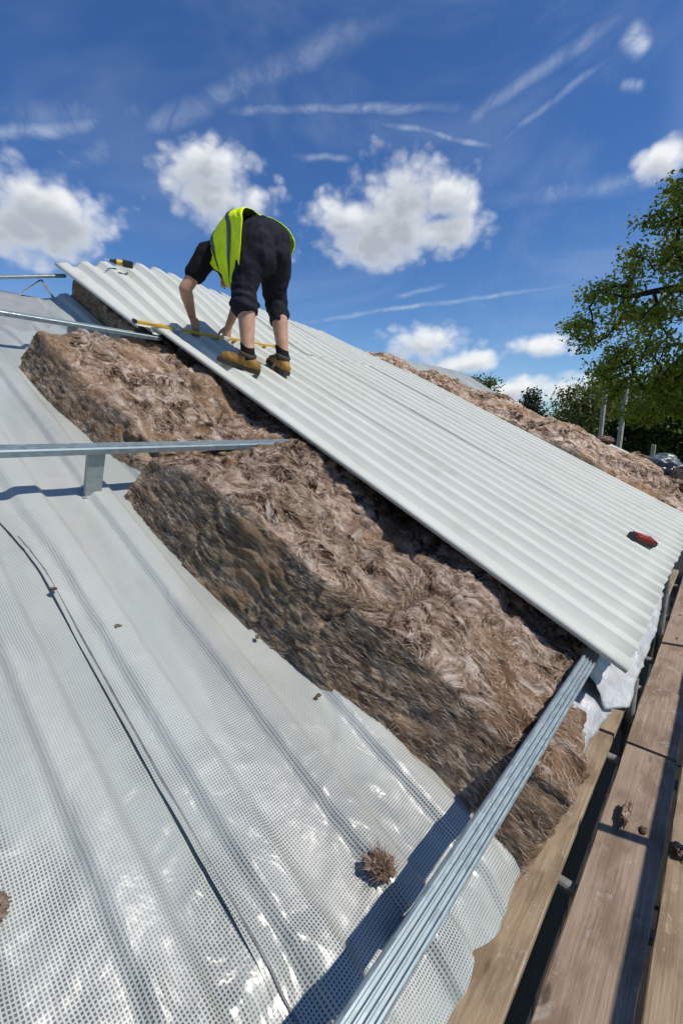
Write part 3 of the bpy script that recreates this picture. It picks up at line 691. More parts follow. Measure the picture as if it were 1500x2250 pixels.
# ------------------------------------------------------------------ profiled roof sheets
def sheet_profile(y0_, n=5, pitch=.15, first=True):
    """(y,h) points across one sheet: wide pan, narrow crowns 32 mm high"""
    pts = []
    hc = .038
    if first: pts += [(y0_, -.012), (y0_ + .001, .0)]
    for i in range(n):
        b = y0_ + i * pitch
        pts += [(b - .001, hc), (b + .049, hc), (b + .052, hc - .002), (b + .074, 0.002), (b + .081, .0), (b + .117, 0), (b + .123, .002), (b + .146, hc - .002)]
    b = y0_ + n * pitch
    pts += [(b - .001, hc), (b + .049, hc), (b + .062, .016)]
    return np.array(pts)
def roof_sheet(label, y0_, s0, s1, hbase, bulge, group, lift, nseg=26):
    pr = sheet_profile(y0_, first=False)
    pr = np.vstack([[[pr[0, 0] - .030, pr[0, 1] - .018], [pr[0, 0] - .029, pr[0, 1]]], pr]) if y0_ < 1.6 else np.vstack([[pr[0, 0] - .008, .020], pr])
    ss = np.linspace(s0, s1, nseg)
    Sg = np.repeat(ss[:, None], len(pr), 1); Yg = np.repeat(pr[None, :, 0], nseg, 0); Hg = np.repeat(pr[None, :, 1], nseg, 0)
    H = hbase + Hg + lift + bulge(Sg, Yg) + .0015 * fbm(Sg * 1.2, Yg * 2, 0, 2, int(y0_ * 100))
    base = W((s0 + s1) / 2, y0_ + .37, hbase)
    o = mesh_obj('roof_sheet', W(Sg, Yg, H).reshape(-1, 3), grid_faces(nseg, len(pr)), M['sheet'], base=base, smooth=False,
                 attrs={'rf': ('FLOAT_VECTOR', np.stack([Sg, Yg, H], -1).reshape(-1, 3))})
    so_ = o.modifiers.new('thickness', 'SOLIDIFY'); so_.thickness = .0022; so_.offset = -1
    return tag(o, label, 'roof sheet', group)
BY = [1.2, 1.39, 1.61, 1.82, 2.02, 2.18, 2.5, 2.94, 3.6, 4.36, 5.0]; BH = [0, .0, .070, .125, .166, .172, .145, .098, .03, -.03, -.05]
def bulge_up(s, y): return np.interp(y, BY, BH) * sstep(-2.98, -4.45, s) ** .8
nob = lambda s, y: 0 * s
ords = ['nearest the viewer, bordering the insulation', 'second from the insulation', 'third from the insulation, red case on it', 'farthest from the viewer']
for i in range(4):
    o = roof_sheet('pale profiled sheet of the lower run, ' + ords[i], 1.575 + .75 * i, -3.06, .185 + (.004, .0, .006, .002)[i], -.765, nob, 'lower run of roof sheets', .0055 * i)
    for (ss_, sy) in ((.092, .08), (.092, .38), (.092, .53), (-1.44, .08), (-1.44, .38), (-1.44, .68)):
        mbs = MB()
        c = W(ss_, 1.575 + .75 * i + sy + .02, -.764 + .0055 * i); mbs.tube(c, c + N_AX * .008, .009, .004, n=10)
        mbs.build('screw', M['coupler'], o)
ordu = ['with its edge hanging over the bare ridge', 'just behind the cordless drill', 'behind the worker', 'at the far end']
for i in range(4):
    roof_sheet('pale grey profiled sheet of the upper run, ' + ordu[i], 1.425 + .75 * i, -4.44 + (.0, .02, -.02, .03)[i], -2.93 - (.0, .004, .002, .006)[i], -.7615, bulge_up, 'upper run of roof sheets', .0055 * i, 40)
# bay of older sheets past the far batts
for i in range(2):
    roof_sheet('grey sheet bay beyond the pale insulation, ' + ('near half', 'far half')[i], 6.25 + .75 * i, -1.5, .05, -.83, nob, 'sheets past the far insulation', .003 * i, 12)

# ------------------------------------------------------------------ hanging membrane edge at the eaves
def cloth(name, label, rows, mat, nu=26, nv=22, seed=1, amp=.006, cat='membrane flap', group='silver membrane edges at the eaves'):
    """rows: list of polylines (world xyz, z relative to the eye), lofted"""
    Rr = [np.array(r, float) for r in rows]; u = np.linspace(0, 1, nu)
    L = np.array([[np.interp(u, np.linspace(0, 1, len(r)), r[:, k]) for k in range(3)] for r in Rr]).transpose(0, 2, 1)
    v = np.linspace(0, 1, nv); tv = np.linspace(0, 1, len(Rr))
    P = np.stack([[np.interp(v, tv, L[:, i, k]) for k in range(3)] for i in range(nu)], 0).transpose(2, 0, 1)
    du = np.gradient(P, axis=0); dv = np.gradient(P, axis=1); N = np.cross(du, dv); N /= np.linalg.norm(N, axis=-1, keepdims=True) + 1e-9
    D = amp * (fbm(P[..., 0] * 12, P[..., 1] * 12, P[..., 2] * 12, 3, seed) + 1.2 * np.clip(ridged(P[..., 0] * 9, P[..., 1] * 9, P[..., 2] * 9, 2, seed + 4), 0, 2))
    P = P + N * D[..., None]
    P[..., 2] += CZ
    o = mesh_obj(name, P.reshape(-1, 3), grid_faces(nv, nu), mat, base=P.reshape(-1, 3).mean(0))
    sm = o.modifiers.new('thickness', 'SOLIDIFY'); sm.thickness = .0012
    return tag(o, label, cat, group)
def wr(s, y, h):
    p = W(s, y, h); return (p[0], p[1], p[2] - CZ)
yf = (1.60, 1.74, 1.9, 2.1, 2.3, 2.46, 2.75, 3.1); se = (.222, .288, .270, .282, .268, .284, .262, .25)
cloth('membrane_flap', 'silver membrane edge sticking out below the ends of the roof sheets',
      [[wr(.10, y, -.85) for y in yf], [wr(.16, y, -.875) for y in yf], [wr(.5 * (.16 + e), y + .01 * (i % 2), -.895 - .012 * (i % 3)) for i, (y, e) in enumerate(zip(yf, se))],
       [wr(e, y, -.925 - .014 * (i % 2)) for i, (y, e) in enumerate(zip(yf, se))]], M['film'], nu=60, seed=4, amp=.006)
yf = (1.20, 1.30, 1.42, 1.55, 1.66, 1.76); se = (.205, .215, .222, .240, .250, .240)
cloth('membrane_flap', 'crumpled silver membrane corner lying beside the end of the eaves bar',
      [[wr(.06, y, -.945) for y in yf], [wr(.13, y, -.925) for y in yf], [wr(.18, y, -.930 + .012 * (i % 2)) for i, y in enumerate(yf)], [wr(e, y, -.955 - .012 * (i % 2)) for i, (y, e) in enumerate(zip(yf, se))]], M['film'], nu=40, seed=9, amp=.007)

# ------------------------------------------------------------------ scaffold
ZB = CZ - 1.65                                   # top of the boards
scf = empty('scaffold', (.15, 3.5, 0), 'tube scaffold with weathered boards running along the eaves', 'scaffold')
def plank(x0, x1, ya, yb, dz, mat, seed, parent=None):
    g = np.random.default_rng(seed); n = max(6, int((yb - ya) / .12)); yy = np.linspace(ya, yb, n)
    pr = [(x0, -.004), (x0 + .004, 0), (x1 - .004, 0), (x1, -.004), (x1, -.036), (x0, -.036)]
    V = []
    for i, y in enumerate(yy):
        wob = .003 * math.sin(y * 1.7 + seed); wz = .003 * math.sin(y * 1.1 + seed * 2)
        j = g.normal(0, .0012, len(pr))
        V += [(p[0] + wob + (j[k] if k in (0, 1, 2, 3) else 0), y, ZB + dz + p[1] + wz) for k, p in enumerate(pr)]
    F = grid_faces(n, 6, True)[:, ::-1].tolist() + [tuple(range(6)), tuple(range((n - 1) * 6, n * 6))[::-1]]
    o = mesh_obj('plank', np.array(V), F, mat, parent=scf, smooth=False)
    bm = bmesh.new(); bm.from_mesh(o.data); bmesh.ops.recalc_face_normals(bm, faces=bm.faces); bm.to_mesh(o.data); bm.free()
    o['_org'] = scf['_org']
    return o
joints = {-.522: (-3.6, -.6, 2.62, 6.5), -.236: (-3.6, -.9, 2.60, 3.32, 6.9), .005: (-3.6, -1.2, 2.9, 6.8), .238: (-3.6, .3, 3.9, 7.2), .470: (-3.6, -.2, 3.2, 7.0)}
widths = {-.522: .226, -.236: .222, .005: .225, .238: .224, .470: .225}
seed = 100
for x0, js in joints.items():
    for a, b in zip(js[:-1], js[1:]):
        seed += 1
        plank(x0, x0 + widths[x0], a + .006, b - .006, (.0, .003, -.002, .005, .001)[seed % 5], M['board_red'] if x0 in (-.236, .238) else M['board'], seed)
Y1 = np.array([0, 1, 0])
def tube_part(name, a, b, r=.0242, mat='tube', parent=scf, n=14):
    return MB().tube(a, b, r, n=n).build(name, M[mat], parent, smooth=False)
for yy in (-2.2, -.9, .35, 1.62, 2.5, 3.05, 3.36, 3.86, 4.9, 6.0):
    tube_part('transom_tube', (-.62, yy, ZB - .062), (.86, yy, ZB - .062))
def coupler(c, parent=scf):
    mb = MB(); c = np.array(c)
    mb.tube(c - [0, 0, .032], c + [0, 0, .032], .034, n=10); mb.box(c + [.028, .0, 0], (.020, 0, 0), (0, .026, 0), (0, 0, .022)); mb.tube(c + [.030, -.03, 0], c + [.030, .05, 0], .008, n=6)
    return mb.build('coupler', M['coupler'], parent, bevel=.003)
for (x, y, zt) in ((-.266, 2.92, CZ - 1.43), (-.262, 4.35, CZ - .92), (-.266, -1.8, CZ - 1.4), (.78, -2.0, CZ - .30), (.78, .05, CZ - .30), (.78, 2.2, CZ - .30), (.78, 4.4, CZ - .30), (.78, 6.6, CZ - .3)):
    tube_part('standard_tube', (x, y, -.01), (x, y, zt))
    MB().box((x, y, .006), (.075, 0, 0), (0, .075, 0), (0, 0, .004)).build('base_plate', M['tube'], scf)
coupler((-.262, 4.35, CZ - .99))
coupler((-.266, 2.92, ZB - .1))
# guard rail: its shadow is the dark stripe on the middle board
t_ = .94 / sun_dir[2]
rail_x, rail_z = -.042 + t_ * sun_dir[0], ZB + .94
for z in (rail_z,):
    tube_part('guard_rail_tube', (rail_x + .01, -3.4, z), (rail_x + .01, 7.2, z), .0255)
for z in (ZB - .11,):
    for x in (-.45, .80): tube_part('ledger_tube', (x, -3.4, z), (x, 7.2, z))
for y in (-2.0, .05, 2.2, 4.4, 6.6): coupler((.76, y, rail_z))

# ------------------------------------------------------------------ small things on the sheets
M['yellow'] = flat('yellow_paint', (.60, .37, .045), .35, 0, .1, 20)
M['black_plastic'] = flat('black_plastic', (.018, .018, .020), .45, 0, .3, 40)
M['white_plastic'] = flat('pale_plastic', (.55, .55, .50), .4, 0, .15, 40)
M['red_plastic'] = flat('red_plastic', (.22, .020, .018), .32, 0, .25, 60)
M['steel'] = flat('bright_steel', (.5, .5, .5), .3, .9, .1, 40)
lev = empty('spirit_level', W(-3.0, 1.98, -.72), 'long yellow spirit level lying across the sheets under the worker\'s hands', 'spirit level')
hs = -.724
def lbox(name, ya, yb, mat, hw=.017, hh=.009, dh=0.0, bevel=.002):
    c = W(-2.985, (ya + yb) / 2, hs + hh + dh); return MB().box(c, S_AX * hw, Y1 * (yb - ya) / 2, N_AX * hh).build(name, mat, lev, bevel=bevel)
lbox('end_cap', 1.385, 1.405, M['black_plastic'], .0185, .0102)
lbox('frame', 1.405, 1.66, M['yellow']); v = lbox('vial', 1.665, 1.715, M['white_plastic'], .0155, .0082)
lbox('frame', 1.72, 2.05, M['yellow']); lbox('vial', 2.055, 2.115, M['white_plastic'], .0155, .0082)
lbox('frame', 2.12, 2.56, M['yellow']); lbox('end_cap', 2.56, 2.58, M['black_plastic'], .0185, .0102)
for ya in (1.50, 1.60, 2.24, 2.42): lbox('label_strip', ya, ya + .035, M['white_plastic'], .007, .0008, .0172, 0)

def drill():
    c = W(-4.20, 1.80, -.592); r = empty('cordless_drill', c, 'black and yellow cordless drill lying on the top of the upper sheets', 'drill')
    e1 = np.array([-.25, -.85, .05]); e1 /= np.linalg.norm(e1); e2 = np.array([.45, .55, -.12]); e2 -= e1 * e1.dot(e2); e2 /= np.linalg.norm(e2); e3 = np.cross(e1, e2)
    up = N_AX * .03
    o_ = c + up
    mb = MB(); mb.tube(o_ - e1 * 0.0468, o_ + e1 * 0.0390, 0.0234, 0.0226, 14); mb.build('motor_housing', M['yellow'], r, smooth=False)
    mb = MB(); mb.tube(o_ + e1 * 0.0390, o_ + e1 * 0.0585, 0.0211, 0.0172, 14); mb.tube(o_ + e1 * 0.0585, o_ + e1 * 0.0897, 0.0164, 0.0101, 12); mb.build('chuck', M['black_plastic'], r)
    MB().tube(o_ + e1 * 0.0897, o_ + e1 * 0.1248, 0.0031, 0.0023, 8).build('driver_bit', M['steel'], r)
    MB().tube(o_ - e1 * 0.0663, o_ - e1 * 0.0468, 0.0187, 0.0234, 14).build('rear_cap', M['black_plastic'], r)
    mb = MB(); mb.tube(o_ - e1 * 0.0156 + e2 * 0.0156, o_ - e1 * 0.0351 + e2 * 0.0975, 0.0156, 0.0140, 12); mb.build('handle', M['black_plastic'], r)
    MB().box(o_ - e1 * 0.0016 + e2 * 0.0351, e1 * 0.0047, e2 * 0.0094, e3 * 0.0055).build('trigger', M['red_plastic'], r, bevel=0.0016)
    MB().box(o_ - e1 * 0.0328 + e2 * 0.1131, e1 * 0.0374, e2 * 0.0187, e3 * 0.0265).build('battery', M['black_plastic'], r, bevel=0.0047)
    MB().box(o_ - e1 * 0.0328 + e2 * 0.1131 - e3 * 0.0269, e1 * 0.0234, e2 * 0.0094, e3 * 0.0008).build('battery_label', M['yellow'], r)
drill()
def red_case():
    a, b = W(-.066, 2.98, -.728), W(.045, 3.105, -.728)
    c = (a + b) / 2; d = b - a; L = np.linalg.norm(d) / 2; d /= np.linalg.norm(d); p = np.cross(N_AX, d)
    r = empty('tool_case', c, 'small red tool case with black ends resting on the lower sheets', 'tool case')
    MB().box(c + N_AX * .026, d * (L * .80), p * .034, N_AX * .024).build('shell', M['red_plastic'], r, bevel=.010)
    for sgn in (-1, 1): MB().box(c + N_AX * .022 + d * sgn * L * .86, d * (L * .14), p * .031, N_AX * .020).build('end_cap', M['black_plastic'], r, bevel=.008)
    MB().box(c + N_AX * .0515, d * (L * .35), p * .010, N_AX * .0015).build('emblem_strip', flat('pale_red_print', (.45, .12, .10), .4), r)
    MB().box(c + N_AX * .012 - p * .0345, d * (L * .7), p * .003, N_AX * .011).build('bumper', M['black_plastic'], r, bevel=.001)
red_case()

# insulation rolls and sacks at the far end of the roof
def roll(label, c, ax, length, rad, mat_w, mat_e, cat='insulation roll', seed=1):
    c = np.array(c); ax = np.array(ax, float); ax /= np.linalg.norm(ax); u = np.cross(ax, [0, 0, 1]); u /= np.linalg.norm(u); v = np.cross(ax, u)
    r = empty('insulation_roll', c - [0, 0, rad], label, cat)
    nu, nv = 22, 36; t = np.linspace(-1, 1, nu)[:, None]; ph = np.linspace(0, 2 * np.pi, nv, endpoint=False)[None]
    rr = rad * (1 + .05 * fbm(t * 3, np.cos(ph) * 2, np.sin(ph) * 2, 3, seed)) * (1 - .12 * np.abs(t) ** 6)
    P = c + (t * length / 2)[..., None] * ax + (rr * np.cos(ph))[..., None] * u + (rr * np.sin(ph))[..., None] * v
    mesh_obj('wrapper', P.reshape(-1, 3), grid_faces(nu, nv, True), mat_w, parent=r)
    for sg in (-1, 1):
        k = 14; ra = np.linspace(.02, 1, k)[:, None]; spiral = .012 * np.sin(ra * 60 + ph) * (ra < .95)
        Q = c + (sg * (length / 2 - .02 + .03 * (1 - ra)) + spiral)[..., None] * ax + (rad * .9 * ra * np.cos(ph))[..., None] * u + (rad * .9 * ra * np.sin(ph))[..., None] * v
        mesh_obj('wool_core', Q.reshape(-1, 3), grid_faces(k, nv, True), mat_e, parent=r, attrs=wool_attrs(Q, np.zeros(Q.size // 3)))
    return r
def mat_wrap():
    m, q, b, o = material('printed_wrapper'); p = q.n('ShaderNodeTexCoord').outputs['Object']
    st = q.n('ShaderNodeTexWave', wave_type='BANDS', bands_direction='DIAGONAL', ins={'Vector': p, 'Scale': 1.6, 'Distortion': 3.0, 'Detail': 2.0}).outputs['Fac']
    q.link(q.mix(q.ramp(st, .42, .55), (.06, .30, .55, 1), (.68, .70, .72, 1)), b.inputs['Base Color']); b.inputs['Roughness'].default_value = .3
    return m
roll('insulation roll in blue and white plastic wrapper at the far eaves', W(.06, 6.75, -.60), (.35, 1, 0), .9, .20, mat_wrap(), M['wool'], seed=3)
def sack(label, c, r, seed, mat):
    nu, nv = 30, 40; c = np.array(c); th = np.linspace(.01, np.pi - .01, nu)[:, None]; ph = np.linspace(0, 2 * np.pi, nv, endpoint=False)[None]
    D = np.stack([np.sin(th) * np.cos(ph), np.sin(th) * np.sin(ph), np.cos(th) + 0 * ph], -1)
    k = 1 + .18 * fbm(D[..., 0] * 2, D[..., 1] * 2, D[..., 2] * 2, 3, seed) + .10 * ridged(D[..., 0] * 4, D[..., 1] * 4, D[..., 2] * 4, 2, seed + 3)
    P = c + D * k[..., None] * np.array(r); P[..., 2] = np.maximum(P[..., 2], c[2] - r[2] * .8)
    o = mesh_obj('plastic_sack', P.reshape(-1, 3), grid_faces(nu, nv, True)[:, ::-1], mat, base=c - [0, 0, r[2] * .8])
    return tag(o, label, 'sack', 'sacks at the far end of the roof')
bk = flat('black_polythene', (.012, .013, .016), .28, 0, .3, 10)
sack('shiny black plastic sack beside the blue wrapped roll', W(-.30, 6.65, -.72), (.20, .22, .13), 2, bk)
sack('slate grey plastic sack behind the black one', W(-.42, 7.25, -.70), (.22, .25, .13), 6, flat('grey_polythene', (.10, .12, .14), .35, 0, .3, 10))
for i, (s_, y_, sz, lb) in enumerate([(-1.02, 6.12, .10, 'torn brown wool lump with a raised corner on top of the far batts'), (-.62, 6.15, .09, 'torn brown wool lump above a dark gap in the far batts'), (-.12, 5.95, .10, 'loose wool lump near the black sack')]):
    tuft('wool_lump', lb, W(s_, y_, -.63 if i < 2 else -.70), (sz * 1.3, sz, sz * .55), 160, 70 + i, spread=.5)

# ------------------------------------------------------------------ the worker
def capsules(items):
    """one mesh of overlapping tapered capsules: (a, b, ra, rb)"""
    V, F = [], []
    for a, b, ra, rb in items:
        a, b = np.asarray(a, float), np.asarray(b, float); L = np.linalg.norm(b - a)
        d = (b - a) / L if L > 1e-6 else np.array([0, 0, 1.0]); u = np.cross(d, [0, 0, 1]) if abs(d[2]) < .9 else np.cross(d, [1, 0, 0]); u /= np.linalg.norm(u); v = np.cross(d, u)
        n = 16; rings = []
        for t in np.linspace(-90, 0, 5)[:-1]: rings.append((a + d * ra * math.sin(math.radians(t)), max(ra * math.cos(math.radians(t)), 1e-4)))
        for t in np.linspace(0, 1, 4): rings.append((a + (b - a) * t, ra + (rb - ra) * t))
        for t in np.linspace(0, 90, 5)[1:]: rings.append((b + d * rb * math.sin(math.radians(t)), max(rb * math.cos(math.radians(t)), 1e-4)))
        o = len(V)
        for c, r in rings: V += [c + r * (math.cos(t) * u + math.sin(t) * v) for t in np.linspace(0, 2 * math.pi, n, endpoint=False)]
        m = len(rings)
        F += [(o + i * n + j, o + i * n + (j + 1) % n, o + (i + 1) * n + (j + 1) % n, o + (i + 1) * n + j) for i in range(m - 1) for j in range(n)]
        F += [tuple(o + j for j in range(n))[::-1], tuple(o + (m - 1) * n + j for j in range(n))]
    return np.array(V), F
def blob(name, items, mat, parent, vox=.010, smooth_it=6, wrinkle=None, clip=None):
    V, F = capsules(items); V = V + np.array([0, 0, CZ])
    o = mesh_obj(name, V, F, mat, parent=parent)
    rm = o.modifiers.new('fuse', 'REMESH'); rm.mode = 'VOXEL'; rm.voxel_size = vox
    smo = o.modifiers.new('soften', 'SMOOTH'); smo.iterations = smooth_it; smo.factor = .5
    dg = bpy.context.evaluated_depsgraph_get(); me = bpy.data.meshes.new_from_object(o.evaluated_get(dg)); o.modifiers.clear()
    old = o.data; o.data = me; bpy.data.meshes.remove(old); me.name = name
    n = len(me.vertices); co = np.zeros(n * 3, np.float32); me.vertices.foreach_get('co', co); co = co.reshape(-1, 3).astype(float)
    no = np.zeros(n * 3, np.float32); me.vertices.foreach_get('normal', no); no = no.reshape(-1, 3)
    org = np.array(parent['_org']); Pw = co + org - np.array([0, 0, CZ])
    if wrinkle is not None: co = co + no * wrinkle(Pw)[:, None]
    if clip is not None: co = clip(Pw, co)
    me.vertices.foreach_set('co', co.astype(np.float32).ravel())
    me.polygons.foreach_set('use_smooth', np.ones(len(me.polygons), bool)); me.update()
    if not me.materials: me.materials.append(mat)
    return o
M['skin'] = flat('sunburnt_skin', (.47, .265, .185), .5, 0, .16, 22, .0006, 250, .35)
M['cloth_black'] = flat('black_work_cotton', (.0115, .0125, .020), .85, 0, .35, 14, .002, 300, .2)
M['tee'] = flat('black_jersey', (.010, .010, .012), .9, 0, .3, 20, .001, 300, .15)
M['hivis'] = flat('hi_vis_yellow', (.74, .95, .008), .6, 0, .10, 14, .0015, 120, .2)
M['reflect'] = flat('grey_reflective_tape', (.085, .095, .10), .4, .2, .25, 30)
M['boot'] = flat('tan_nubuck', (.27, .150, .042), .75, 0, .30, 26, .0015, 160, .2)
M['sole'] = flat('boot_sole', (.045, .036, .026), .8, 0, .3, 30)
M['hair'] = flat('brown_hair', (.045, .028, .016), .6, 0, .4, 60, .003, 220, stretch=(1, 1, .2))
A_ = np.array
J = dict(la=A_((-2.345, 1.795, .455)), lk=A_((-2.405, 1.815, .84)), lh=A_((-2.345, 1.885, 1.135)),
         ra=A_((-2.405, 2.14, .491)), rk=A_((-2.465, 2.125, .875)), rh=A_((-2.385, 2.065, 1.155)),
         pel=A_((-2.375, 1.97, 1.18)), wai=A_((-2.49, 1.97, 1.215)), che=A_((-2.67, 1.97, 1.18)), nek=A_((-2.785, 1.985, 1.12)), hed=A_((-2.895, 2.075, 1.125)),
         ls=A_((-2.735, 1.80, 1.145)), rs=A_((-2.765, 2.145, 1.145)), le=A_((-2.842, 1.682, .925)), lw=A_((-2.995, 1.815, .80)), re=A_((-2.90, 2.17, .985)), rw=A_((-3.008, 2.13, .795)))
per = empty('person', W(-2.28, 1.96, -.73), 'worker in yellow high visibility vest, black cropped trousers and tan boots bending over sheets', 'person')
def hand(wr_, tip, side):
    """palm, four bent fingers and a thumb reaching the level; returned as capsules"""
    d = (tip - wr_); d = d / np.linalg.norm(d); lat = A_((.15, side, .0)); lat = lat - d * d.dot(lat); lat /= np.linalg.norm(lat); pal = np.cross(d, lat)
    if pal[0] > 0: pal = -pal                      # palm looks up the slope
    out = []
    pc = wr_ + d * .045
    for k in (-1, 0, 1): out.append((wr_ + d * .012 + lat * k * .012, wr_ + d * .078 + lat * k * .022, .015, .013))
    for k, L in zip((-1.5, -.5, .5, 1.5), (.062, .072, .068, .052)):
        b0 = wr_ + d * .082 + lat * k * .019; b1 = b0 + (d * .8 + pal * .5) * L * .5; b2 = b1 + (d * .35 + pal * .95) * L * .42; b3 = b2 + (pal * .8 - d * .25) * L * .32
        out += [(b0, b1, .0092, .0088), (b1, b2, .0086, .0080), (b2, b3, .0080, .0070)]
    t0 = wr_ + d * .03 - lat * .028; t1 = t0 + d * .032 - lat * .022 + pal * .012; t2 = t1 + d * .026 + pal * .022
    out += [(t0, t1, .0125, .0105), (t1, t2, .0100, .0080)]
    return out
body = []
for k in 'lr':
    hip, kn, an = J[k + 'h'], J[k + 'k'], J[k + 'a']
    calf = kn + (an - kn) * .30 + A_((.022, 0, 0))
    body += [(hip, kn, .066, .052), (kn, calf, .054, .059), (calf, an + A_((0, 0, .03)), .057, .037), (an + A_((0, 0, .03)), an, .037, .037), (an, an + A_((-.10, -.03 if k == 'l' else 0, -.06)), .034, .028)]
    sh, e, wr2 = J[k + 's'], J[k + 'e'], J[k + 'w']
    mid = e + (wr2 - e) * .3
    body += [(sh, e, .050, .041), (e, mid, .040, .043), (mid, wr2, .041, .027), (J['nek'], sh, .055, .052)]
body += [(J['pel'], J['wai'], .095, .095), (J['wai'], J['che'], .10, .105), (J['che'], J['nek'], .10, .055), (J['nek'], J['nek'] + (J['hed'] - J['nek']) * .5, .055, .052)]
hd = J['hed']; fw = A_((-.70, .05, -.71)); fw /= np.linalg.norm(fw); upv = (hd - J['nek']) / np.linalg.norm(hd - J['nek']); upv = upv - fw * fw.dot(upv); upv /= np.linalg.norm(upv); lt = np.cross(upv, fw)
body += [(hd - upv * .01 - fw * .015, hd + upv * .035 - fw * .012, .078, .080), (hd + fw * .020 - upv * .045, hd + fw * .035 + upv * .01, .052, .066), (hd + fw * .055 - upv * .072, hd + fw * .03 - upv * .06, .026, .035),
         (hd + fw * .098 - upv * .018, hd + fw * .088 + upv * .02, .012, .009), (hd + fw * .080 - upv * .046, hd + fw * .082 - upv * .046, .016, .016)]
for sg in (-1, 1):
    body += [(hd + lt * sg * .076 - upv * .015, hd + lt * sg * .080 + upv * .018, .012, .014), (hd + fw * .070 + lt * sg * .028 + upv * .034, hd + fw * .068 + lt * sg * .04 + upv * .034, .014, .012)]
body += hand(J['lw'], A_((-3.02, 1.86, .72)), -1.0) + hand(J['rw'], A_((-3.025, 2.115, .71)), 1.0)
blob('body', body, M['skin'], per, .0062, 3)
eyem = flat('eye', (.6, .6, .58), .2)
for sg in (-1, 1):
    p0 = hd + fw * .074 + lt * sg * .031 + upv * .016 + A_((0, 0, CZ))
    MB().tube(p0 - fw * .004, p0 + fw * .006, .009, .006, 10).build('eye', eyem, per)
    MB().tube(p0 + fw * .006, p0 + fw * .0075, .004, .003, 8).build('pupil', M['black_plastic'], per)
MB().box(hd + fw * .093 - upv * .047 + A_((0, 0, CZ)), lt * .020, fw * .003, upv * .004).build('mouth', flat('lips', (.33, .13, .11), .5), per, bevel=.001)
blob('hair', [(hd - fw * .025 + upv * .01, hd - fw * .018 + upv * .05, .080, .081), (hd + fw * .03 + upv * .062, hd - fw * .02 + upv * .06, .050, .07), (hd - fw * .04 - upv * .03, hd - fw * .03 + upv * .02, .06, .075)], M['hair'], per, .009, 3,
     wrinkle=lambda P: .004 * fbm(P[:, 0] * 90, P[:, 1] * 90, P[:, 2] * 30, 2, 3))
# trousers gathered below the knee
tro = []
for k in 'lr':
    hip, kn, an = J[k + 'h'], J[k + 'k'], J[k + 'a']; hem = kn + (an - kn) * .25
    th = hip + (kn - hip) * .5
    tro += [(hip + A_((.01, 0, .0)), th + A_((.015, 0, 0)), .095, .090), (th + A_((.015, 0, 0)), kn + A_((.012, 0, .03)), .089, .078), (kn + A_((.012, 0, .03)), hem + A_((.010, 0, .02)), .079, .077), (hem + A_((.01, 0, .02)), hem + A_((.008, 0, -.012)), .075, .060)]
tro += [(J['pel'] + A_((.015, -.07, -.01)), J['pel'] + A_((.015, .07, 0)), .110, .110), (J['pel'], J['wai'] + A_((.02, 0, 0)), .128, .122),
        (J['pel'] + A_((.05, -.062, -.06)), J['lh'] + A_((.025, .0, -.08)), .088, .088), (J['pel'] + A_((.05, .062, -.06)), J['rh'] + A_((.025, 0, -.08)), .088, .088), (J['lh'] + A_((0, .05, -.07)), J['rh'] + A_((0, -.05, -.07)), .085, .085)]
def wrk(P):
    k = sstep(1.0, .78, P[:, 2])
    return (.006 + .010 * k) * fbm(P[:, 0] * 8, P[:, 1] * 8, P[:, 2] * (13), 3, 5) + .009 * k * ridged(P[:, 0] * 5, P[:, 1] * 5, P[:, 2] * 20 + P[:, 1] * 8, 2, 9) + .008 * (1 - k) * ridged(P[:, 0] * 11 + P[:, 2] * 2, P[:, 1] * 11 - P[:, 2] * 2, P[:, 2] * 2.6, 2, 19)
tr_ = blob('trousers', tro, M['cloth_black'], per, .0085, 3, wrinkle=wrk)
# pocket flaps, side seam and belt
def patch(c, u, v, n_, name, mat, parent, th=.004): return MB().box(A_(c) + A_((0, 0, CZ)), A_(u), A_(v), A_(n_) * th).build(name, mat, parent, bevel=.0015)
# tee shirt: short sleeves and back
tee = [(J['che'], J['nek'], .128, .075), (J['wai'], J['che'], .128, .138)]
for k in 'lr':
    sh, e = J[k + 's'], J[k + 'e']
    tee += [(J['nek'] + (sh - J['nek']) * .25, sh, .068, .070), (J['che'] + (sh - J['che']) * .5, sh, .10, .072), (sh, sh + (e - sh) * .55, .072, .064)]
blob('t_shirt', tee, M['tee'], per, .011, 4, wrinkle=lambda P: .006 * fbm(P[:, 0] * 11, P[:, 1] * 11, P[:, 2] * 11, 3, 33) + .004 * ridged(P[:, 0] * 14, P[:, 1] * 14, P[:, 2] * 6, 2, 36))
